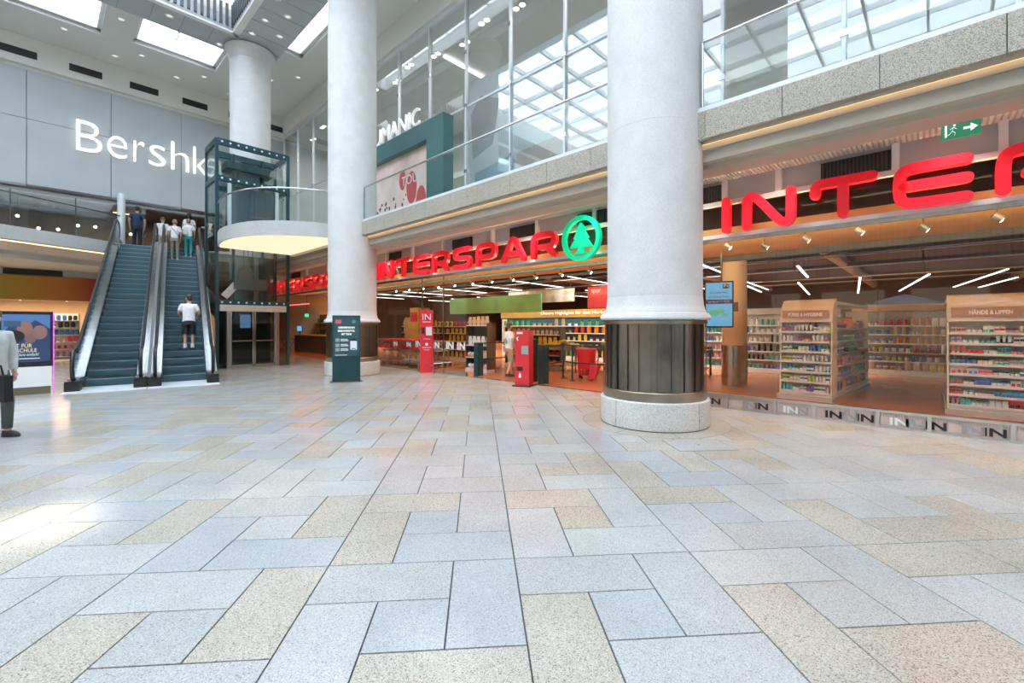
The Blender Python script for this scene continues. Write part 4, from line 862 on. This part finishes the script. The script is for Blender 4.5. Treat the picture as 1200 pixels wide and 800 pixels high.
for (r0,d0,w,dp,me,nm,lab,grp,n) in ((-9.2,12.3,1.4,.6,fy,'fruit','yellow fruit heaped on the produce table behind the entrance rail','yellow fruit on the table',44),(-7.3,12.9,1.6,.6,lm,'lettuce','green lettuce heaped on the produce table left of nearest column','lettuces on the table',26),(-5.7,13.8,1.3,.5,fr,'fruit','red fruit on the low produce table beside the nearest column','red fruit on the table',30)):
    for i in range(n):
        x = rg.uniform(-.5,.5); y = rg.uniform(-.5,.5); o = link(nm,me); p = fac(r0+x*w,d0+y*dp,.85+.16*(1-2*abs(x))*(1-1.6*abs(y))+ (0 if i%2 else .02)); o.location = p; o.rotation_euler = (0,0,rg.uniform(0,6)); tag(o,lab,'food',grp)
wallshelf(-8.8,-4.2,17.2,'dark rear shelf behind the produce tables','the rear shelf behind the produce tables',FD,['pouch','carton'],(.5,.86,1.2),mat('shelf_teal_back',(0,0,0)),0,.26,1.7,1.8)

# ------------------------------------------------------------------ entrance: gates, kiosks, trolleys
def gatepost(r,d,label,h=1.02,w=.09):
    t = thing('gate_post',label,'gate',fac(r,d,.004),ANG); MB().box(-w,w,-.11,.11,0,h).build('case',TEALD,t); MB().box(-w+.015,w-.015,-.112,-.11,h-.12,h-.04).build('sensor',DARK,t); MB().box(-w-.02,w+.02,-.13,.13,0,.02).build('foot',STEEL,t); MB().box(-w-.055,-w,-.05,.05,.05,.3).build('hinge_box',STEEL,t); return t
g1 = gatepost(-9.98,9.08,'dark gate post at the left side of the shop entrance')
for z in (.5,.98): MB().box(-.02,.02,.1,2.2,z,z+.035).build('rail',TEALD,g1)
gatepost(-7.92,9.2,'tall dark gate post directly behind the red hygiene kiosk',1.16); g3 = gatepost(-7.44,9.08,'dark gate post right of the red kiosk with rails running inward')
for z in (.5,.98): g = MB().beam((.0,.1,z),(-.35,1.4,z),.035,.035).beam((-.35,1.4,z),(.14,1.1,z),.035,.035).beam((.14,1.1,z),(1.9,1.3,z),.035,.035).build('rail',TEALD,g3)
for (x,y) in ((-.4,1.4),(.14,1.1),(1.9,1.3)): MB().cyl((x,y,0),(x,y,1.0),.025,10).cyl((x,y,0),(x,y,.015),.09,14).build('rail_post',TEALD,g3,True)
rk = thing('red_kiosk','red hygiene kiosk with grey screen standing outside the shop entrance','kiosk',fac(-7.6,8.5,0),-.38)
MB().box(-.24,.24,-.24,.24,0,.03).build('base_plate',BLACK,rk); MB().box(-.19,.19,-.17,.17,.03,1.42).build('case',REDP,rk); MB().box(-.01,.17,-.185,-.17,.82,1.03).build('screen',mat('kiosk_grey',(.35,.36,.36),.35),rk); MB().box(-.14,.02,-.18,-.17,.40,.50).build('slot',BLACK,rk)
MB().box(-.14,.02,-.174,-.17,1.33,1.38).build('name_strip',WPRINT,rk); m = MB(); m.prism([(-.1+.05*math.cos(a*PI/8),1.21+.05*math.sin(a*PI/8)) for a in range(4,13)]+[(-.09+.025*math.cos(a*PI/8),1.21+.04*math.sin(a*PI/8)) for a in range(12,3,-1)],-.174,-.17,f=lambda a,b,c:(a,c,b)); m.build('moon_mark',WPRINT,rk)
m = MB(); m.prism([(-.09,.22),(-.02,.22),(-.02,.30),(-.05,.36),(-.08,.31)],-.174,-.17,f=lambda a,b,c:(a,c,b)); m.build('hand_mark',WPRINT,rk)
it = thing('red_totem','slim red totem with white letters standing before the entrance glass','totem',fac(-12.03,8.66,0),.12)
MB().box(-.21,.21,-.05,.05,.0,2.05).build('board',REDP,it); text('IN',.3,it,(0,-.055,1.72),WPRINT,ext=.002,width=.27,height=.2); MB().box(-.13,.13,-.054,-.05,1.65,1.67).build('line',WPRINT,it); MB().box(-.02,.17,-.09,-.05,1.22,1.50).build('dispenser',ALUW,it); MB().box(-.16,-.06,-.07,-.05,1.28,1.48).build('sanitizer',BLACK,it)
text('HYGIENE',.06,it,(0,-.055,1.08),WPRINT,ext=.001,width=.22); MB().cyl((0,-.054,.93),(0,-.05,.93),.05,12).build('drop_mark',WPRINT,it); text('EINKAUFS',.06,it,(0,-.055,.80),WPRINT,ext=.001,width=.28); text('WAGEN',.06,it,(0,-.055,.73),WPRINT,ext=.001,width=.18)
gr = thing('guard_rail','low steel guard rail around the foot of the red totem','rail',fac(-12.03,8.62,0),ANG)
MB().tube([(-.42,0,0),(-.42,0,.26),(.42,0,.26),(.42,0,0)],.02,8).build('tube',STEEL,gr,True)
rb_ = thing('red_return_bin','red bin unit for shopping baskets behind the entrance rail','bin',fac(-7.35,10.95,.004),.1)
MB().loft([((0,0,.10),.23,.2),((0,0,.86),.30,.24)],24).build('body',REDP,rb_,True)
for x in (-.17,.17):
    for y in (-.12,.12): MB().cyl((x-.02,y,.05),(x+.02,y,.05),.05,10).build('wheel',BLACK,rb_)
m = MB()
for k in range(5): m.tube([(-.22+.11*k,-.26,.12),(-.22+.11*k,-.28,.28)],.012,6)
m.tube([(-.24,-.28,.28),(.24,-.28,.28)],.012,6); m.build('wire_guard',STEEL,rb_)
bk_ = thing('shopping_basket','tilted red shopping basket leaning beside the red bin unit','basket',fac(-6.92,10.62,.01),.35)
m = MB(); m.loft([((0,0,.02),.13,.10),((.10,0,.42),.19,.14)],4); m.build('tub',REDP,bk_); MB().tube([(.0,-.1,.42),(.2,0,.62),(.22,.1,.44)],.015,6).build('handle',REDP,bk_,True); MB().cyl((-.05,-.1,.02),(-.05,.1,.02),.02,8).build('wheel',BLACK,bk_)
# shopping trolleys nested in rows
def trolley():
    t = thing('shopping_trolley','wire shopping trolley with red handle in the row behind the entrance glass','trolley',(0,0,0),0,'trolleys in the nested row')
    m = MB()
    for i in range(9):
        x = -.25+.0625*i; m.tube([(x,0,.98),(x*.9,.08,.55),(x*.75,.85,.62),(x*.78,.9,.92)],.005,4)
    for z,f in ((.92,1),(.8,.98),(.68,.95),(.58,.92)):
        m.tube([(-.26*f,.02,z),(-.2*f,.88,z),(.2*f,.88,z),(.26*f,.02,z)],.005,4,closed=True)
    m.build('basket',STEEL,t); MB().tube([(-.27,-.06,1.0),(.27,-.06,1.0)],.028,8).build('handle',REDP,t,True); MB().box(-.2,.2,-.01,.02,.66,.82).build('seat_flap',REDP,t)
    m = MB()
    for s in (-1,1): m.tube([(s*.26,-.05,1.0),(s*.25,.04,.5),(s*.25,-.02,.16),(s*.25,.0,.12),(s*.17,.88,.14),(s*.18,.55,.55)],.013,6)
    m.build('frame',STEEL,t)
    for x,y in ((-.25,0),(.25,0),(-.17,.86),(.17,.86)): MB().cyl((x-.015,y,.06),(x+.015,y,.06),.06,12).build('wheel',BLACK,t)
    return t
t0 = trolley(); first = True
for i in range(5):
    for j in range(3):
        o = t0 if first else dup(t0); first = False; o.location = fac(-16.0+i*.62,9.25+.30*j,.004); o.rotation_euler = (0,0,ANG)
# ------------------------------------------------------------------ standing screens
kd = thing('information_kiosk','dark teal information kiosk with lit screen in front of second column','kiosk',(-4.57,12.25,0),.35)
KM = mat('kiosk_teal',(.008,.05,.06),.35)
MB().box(-.42,.42,-.16,.16,0,.02).build('base_plate',DARK,kd); MB().box(-.36,.36,-.09,.09,.02,1.82).build('case',KM,kd); MB().box(-.325,.325,-.096,-.09,.70,1.77).build('display',emis('kiosk_display',(.010,.085,.105),.5),kd)
MB().box(-.28,-.13,-.10,-.096,1.60,1.70).build('red_mark',emis('mark_red',(.7,.1,.14),.6),kd); MB().cyl((.19,-.10,1.65),(.19,-.096,1.65),.05,14).build('round_mark',emis('mark_dim',(.12,.3,.33),.6),kd)
PW = emis('screen_white',(.8,.88,.9),.75)
for s,z,w in (('GEMEINSAM',1.46,.42),('EINKAUFSZETTEL',1.37,.44),('MIT TEAM',1.28,.26)): text(s,.07,kd,(0,-.098,z),PW,ext=.001,width=w,height=.055,bold=.004)
MB().box(.10,.27,-.10,-.096,.88,1.18).build('phone_picture',emis('phone_white',(.65,.75,.85),.7),kd); MB().box(.13,.24,-.102,-.1,.90,.92).box(.10,.27,-.102,-.1,1.12,1.18).build('phone_bar',BLACK,kd)
for z in (1.14,1.0,.88): MB().box(-.28,-.18,-.099,-.096,z-.04,z+.05).build('icon',emis('icon_grey',(.25,.42,.45),.6),kd); MB().box(-.15,.05,-.099,-.096,z-.02,z+.0).box(-.15,.03,-.099,-.096,z+.02,z+.035).build('text_lines',PW,kd)
MB().box(-.29,.02,-.099,-.096,.73,.742).build('text_line',PW,kd)
at = thing('advert_totem','wide advert screen on white plinth with glowing pink right edge left of the escalators','screen',(-10.93,9.98,0),ANG+PI/2)
MB().box(-.38,.38,-.16,.16,0,.17).build('plinth',mat('totem_gold',(.16,.13,.08),.4),at); MB().box(-.40,.40,-.17,.17,.17,.62).build('white_base',WHITE,at); MB().box(-.42,.42,-.14,.14,.62,1.86).build('case',BLACK,at)
dsp = MB().box(-.50,.52,-.146,-.14,.76,1.82).build('display',emis('ad_blue',(.012,.04,.15),.6),at); dsp.scale = (.72,1,1.0); dsp.location = (0,0,-.03)
m = MB(); m.prism([(-.5,1.4),(-.3,1.6),(0,1.55),(.2,1.7),(.52,1.5),(.52,1.82),(-.5,1.82)],-.149,-.146,f=lambda a,b,c:(a,c,b)); m.build('ad_sky',emis('ad_light_blue',(.08,.20,.50),.6),dsp)
for (x,z,rr,c) in ((-.02,1.5,.17,(.34,.16,.14)),(.30,1.42,.16,(.30,.17,.15)),(.1,1.32,.14,(.22,.12,.13))): MB().cyl((x,-.152,z),(x,-.149,z),rr,18).build('ad_figure',emis('ad_fig_%d'%int(x*100+50),c,.55),dsp)
MB().box(-.45,-.1,-.153,-.149,1.55,1.68).build('ad_block',emis('ad_block',(.02,.07,.16),.8),dsp); m = MB(); m.prism([(-.24+.22*math.cos(a*PI/9),1.34+.13*math.sin(a*PI/9)) for a in range(18)],-.156,-.152,f=lambda a,b,c:(a,c,b)); m.build('ad_oval',BLACK,dsp)
AY = emis('ad_text_yellow',(.75,.68,.35),.9)
text('FIT FÜR',.12,dsp,(-.08,-.15,1.08),AY,ext=.001,width=.42); text('DIE SCHULE',.12,dsp,(-.08,-.15,.98),AY,ext=.001,width=.62); text('Ganz einfach!',.1,dsp,(.05,-.15,.90),PW,ext=.001,width=.45,shear=.3); MB().box(-.35,.3,-.149,-.146,.83,.845).build('ad_line',PW,dsp)
MB().box(.42,.44,-.14,-.11,.0,1.86).build('glowing_edge',emis('pink_edge',(.75,.12,.85),.9),at)
# emergency exit sign under the right soffit
ex = thing('exit_sign','green emergency exit sign with running man and arrow under right soffit','sign',fac(.27,8.0,3.93),ANG)
EG = emis('exit_green',(.015,.22,.10),.7); EW = emis('exit_white',(.85,.95,.9),.9)
ex.scale = (.8,1,1); MB().box(-.22,.22,-.02,.02,0,.21).build('panel',EG,ex); MB().box(-.24,.24,-.025,.025,.21,.235).build('top_cap',ALUW,ex); MB().box(-.16,-.14,-.01,.01,.235,.36).box(.14,.16,-.01,.01,.235,.36).build('bracket',ALUW,ex)
m = MB(); F = lambda a,b,c:(a,c,b)
m.prism([(.03,.09),(.11,.09),(.11,.055),(.19,.105),(.11,.155),(.11,.12),(.03,.12)],-.023,-.02,f=F); m.prism([(-.18,.03),(-.155,.03),(-.155,.18),(-.18,.18)],-.023,-.02,f=F)
m.prism([(-.07+.015*math.cos(k*PI/4),.165+.015*math.sin(k*PI/4)) for k in range(8)],-.023,-.02,f=F)
for a,b in (((-.08,.145),(-.095,.095)),((-.095,.095),(-.06,.07)),((-.06,.07),(-.07,.035)),((-.095,.095),(-.125,.06)),((-.125,.06),(-.15,.05)),((-.08,.14),(-.045,.115)),((-.08,.14),(-.12,.12))):
    m.beam((a[0],-.0215,a[1]),(b[0],-.0215,b[1]),.003,.016,up=(0,1,0)); 
stuff(m.build('pictogram',EW,ex))
# ------------------------------------------------------------------ downlights, sprinklers
dlr = [MB().lathe([(.062,-.004),(.095,-.01),(.10,0),(.062,0)],20).mesh('trim_ring',ALUW,True), MB().lathe([(.062,-.006),(.062,.0)],16).mesh('lamp_face',BULB), MB().lathe([(.062,-.006),(.062,.0)],16).mesh('lamp_face',BULBD)]
def downlight(p,label,group,s=1.0,dim=0):
    t = thing('downlight',label,'downlight',p,0,group); t.scale = (s,s,s); link('trim_ring',dlr[0],t); link('lamp_face',dlr[1+dim],t); return t
for n,r in enumerate((-16.2,-14.3,-11.9,-9.9,-7.6,-5.6,-3.2,-1.95,.2,1.8)):
    q = downlight(fac(r,8.2,4.274),ORD[n]+' round downlight from the left in the slatted soffit','downlights in the slatted soffit',1.1); area('lamp_light',q,(0,0,-.03),.4,.4,12,spread=math.radians(110))
for r,d in ((-25.6,-3),(-25.9,-1.2),(-25.2,.6),(-26.1,2.2),(-25.2,3.0),(-26.2,4.4),(-25.2,5.3),(-26.2,6.6),(-24.9,6.8),(-23.2,7.6),(-22,8.4),(-19,8.8),(-16,8.8),(-22.8,2.1),(-21.9,2.15)): downlight(fac(r,d,13.398),'round downlight set in the high cream ceiling','downlights in the high ceiling',1.5,1)
for n,(r,d) in enumerate(((-20.5,-1),(-20.6,1.2),(-20.3,3.2),(-20.9,4.9),(-19.2,5.6),(-18.6,6.4),(-18.0,5.7),(-17.2,6.2),(-16.5,5.6),(-15.4,6.3),(-14.2,5.7))): downlight(fac(r,d,12.892),ORD[n]+' downlight from the left in the grey ring soffit','downlights in the ring soffit',1.4,1)
for r in (-26,-24,-22,-20.4,-18.6,-17.2,-15.8,-14.4,-13,-11.6,-10.2,-8.8,-7.4,-6,-4.6,-3.2,-1.8):
    for dd in (0,.28): downlight(fac(r+dd,10.4+.3*(int(r)%3),12.245),'small bright spot in the ceiling behind the tall upper glass','spots behind the tall glass',1.6)
spm = MB().cyl((0,0,0),(0,0,-.05),.02,8).cyl((0,0,-.05),(0,0,-.06),.05,10).mesh('sprinkler',BLACK)
for n,(r,d,z) in enumerate(((-12.5,7.9,4.275),(-9.6,7.9,4.275),(-7.0,7.9,4.275),(-2.75,7.9,4.275),(-.66,7.9,4.275))):
    o = link('sprinkler',spm); o.location = fac(r,d,z); tag(o,ORD[n]+' small black sprinkler head from the left under the soffit','sprinkler','sprinklers under the slatted soffit')
# lamps of the upper shops
ul = thing('upper_shop_lamp','long glowing ceiling lamp behind the tall upper glass','lamp',fac(-14,11.5,12.2),ANG); MB().box(-.06,.06,-.6,2.8,-.04,0).build('tube',LAMPC,ul)
for r in (-22,-14,-6): area('upper_fill_light',ul,(r+14,.2,-.3),6,2.2,170,(1,.97,.95))  # broad fill lights added to brighten the upper shop interior
for i in range(10):
    d = -2.6+i*.62; t = thing('pendant_lamp',ORD[i]+' warm pendant lamp from the left behind the left gallery','lamp',fac(-28.6-.5*(i%3),d,5.9+.12*(i%4)),0,'pendants behind the left gallery'); MB().sph((0,0,0),.06,.06,.06,10,7).build('bulb',LAMPW,t,True); MB().cyl((0,0,.06),(0,0,7.15-t.location.z),.006,5).build('wire',BLACK,t)
cl1 = thing('shop_ceiling_lamp','flat warm ceiling lamp in the left ground floor shop','lamp',fac(-29.4,0,2.74),ANG)
MB().box(-.05,.05,-6,3,-.03,0).build('tube',LAMPW,cl1); area('lamp_light',cl1,(0,-2,-.06),2.5,8,260,(1,.72,.46))
cl2 = thing('shop_ceiling_lamp','dim ceiling lamp in the upper left shop','lamp',fac(-29.4,3,7.15),ANG); MB().box(-.05,.05,-.6,.6,-.03,0).build('tube',LAMPWARM,cl2); area('lamp_light',cl2,(0,0,-.08),2,6,45,(1,.75,.5))
for i in range(12):
    t = thing('ceiling_spot','small ceiling spot in the left ground floor shop','spotlight',fac(-28.3-.9*(i%3),-3.2+.5*i,2.745),0,'spots in the left ground floor shop'); MB().cyl((0,0,0),(0,0,-.05),.05,10).build('can',ALUW,t); MB().cyl((0,0,-.05),(0,0,-.052),.04,10).build('lens',LAMPW,t)
def W2(x,y): v = Vector((x,y,0)); return v.dot(E1), v.dot(E2)
for (r,d,lab,un) in ((-28.9,-.2,'lit shelf rack left of the escalators inside the left shop','the lit rack left of the escalators'),(-30.6,-2.2,'lit shelf rack behind the advert screen inside the left shop','the lit rack behind the advert screen')):
    t = thing('wall_shelf',lab,'shelf unit',fac(r,d,.004),ANG+PI/2)
    MB().box(0,1.4,.3,.34,0,2.1).build('back_panel',GS,t); MB().box(0,.03,0,.3,0,2.1).box(1.37,1.4,0,.3,0,2.1).build('side_panel',DK,t)
    for k in range(6): MB().box(0.03,1.37,0,.3,.1+k*.33,.12+k*.33).build('shelf',GS,t); shelfrow(fac(r,d,.004),ANG+PI/2,.08,1.32,.1,.121+k*.33,['carton','pouch'],['white','black','violet','blue','red'],un,.13,3,0,1.4)
# bakery corner behind the lift
ct = thing('service_counter','dark service counter behind the glass right of the lift','counter',fac(-25.4,10.4,.004),ANG)
MB().box(-2.4,2.6,0,.7,0,.95).build('body',mat('counter_dark',(.035,.045,.05),.4,vary=(4,.3)),ct); MB().box(-2.45,2.65,-.05,.75,.95,1.0).build('worktop',WOOD,ct)
mo = thing('till_monitor','small lit till monitor on the dark service counter','monitor',fac(-27.4,10.55,1.004),ANG+.3); MB().cyl((0,0,0),(0,0,.2),.03,8).cyl((0,0,0),(0,0,.015),.1,14).build('stand',BLACK,mo); MB().box(-.22,.22,-.02,.02,.18,.52).build('case',BLACK,mo); MB().box(-.19,.19,-.024,-.02,.21,.49).build('display',emis('till_blue',(.12,.4,.75),.8),mo)
wallshelf(-32.0,-24.2,13.2,'warm lit wall shelf behind the dark service counter','the wall shelf behind the counter',FD,['pouch','jar','tub'],(.9,1.3,1.7),mat('bakery_tan',(.40,.25,.14),.6),0,.3,1.6,2.3)
nl = thing('neon_line','thin red glowing line lamp above the dark service counter','lamp',fac(-26.8,10.2,2.75),ANG); MB().box(-1.6,1.6,-.02,.02,-.02,.02).build('tube',emis('neon_red',(1,.06,.10),3),nl)
eg = thing('exit_sign','tiny green exit sign hanging above the dark service counter','sign',fac(-27.0,10.8,2.05),ANG); MB().box(-.2,.2,-.03,.03,0,.18).build('panel',emis('exit_small',(.02,.75,.25),1.2),eg); MB().cyl((0,0,.18),(0,0,2.1),.01,5).build('wire',DARK,eg)
fc = thing('folding_stand','folding crossed metal stand in front of the dark service counter','stand',fac(-26.9,9.7,.004),ANG)
for y in (-.2,.2): MB().tube([(-.6,y,.0),(.45,y,.75)],.018,6).build('leg',STEEL,fc,True); MB().tube([(.6,y,.0),(-.45,y,.75)],.018,6).build('leg',STEEL,fc,True)
MB().box(-.45,.45,-.22,.22,.75,.78).build('top',DARK,fc)
for k,(r,d) in enumerate(((-.9,-9),(1.6,-10.5))):
    t = thing('market_parasol',('white market parasol standing in the hall behind the viewpoint','second white market parasol farther behind the viewpoint')[k],'parasol',fac(r,d,.002),ANG)
    MB().cyl((0,0,0),(0,0,2.9),.03,10).build('pole',ALUW,t); MB().cyl((0,0,0),(0,0,.06),.35,20).build('foot',CONC,t); MB().lathe([(1.6,2.25),(1.62,2.4),(.8,2.72),(.02,2.95)],8).build('canopy',mat('parasol_white',(.85,.85,.84),.8),t)
# manhole tile near the first column
mh = struct('floor_hatch_trim', MB().box(-.38,.38,-.27,.27,0,.002), JOINT, loc=(2.42,5.75,0), rz=RT); MB().box(-.372,.372,-.262,.262,.001,.0032).build('hatch_lid',TILE[0],mh); MB().cyl((0,0,.003),(0,0,.004),.02,10).build('lid_hole',BLACK,mh)
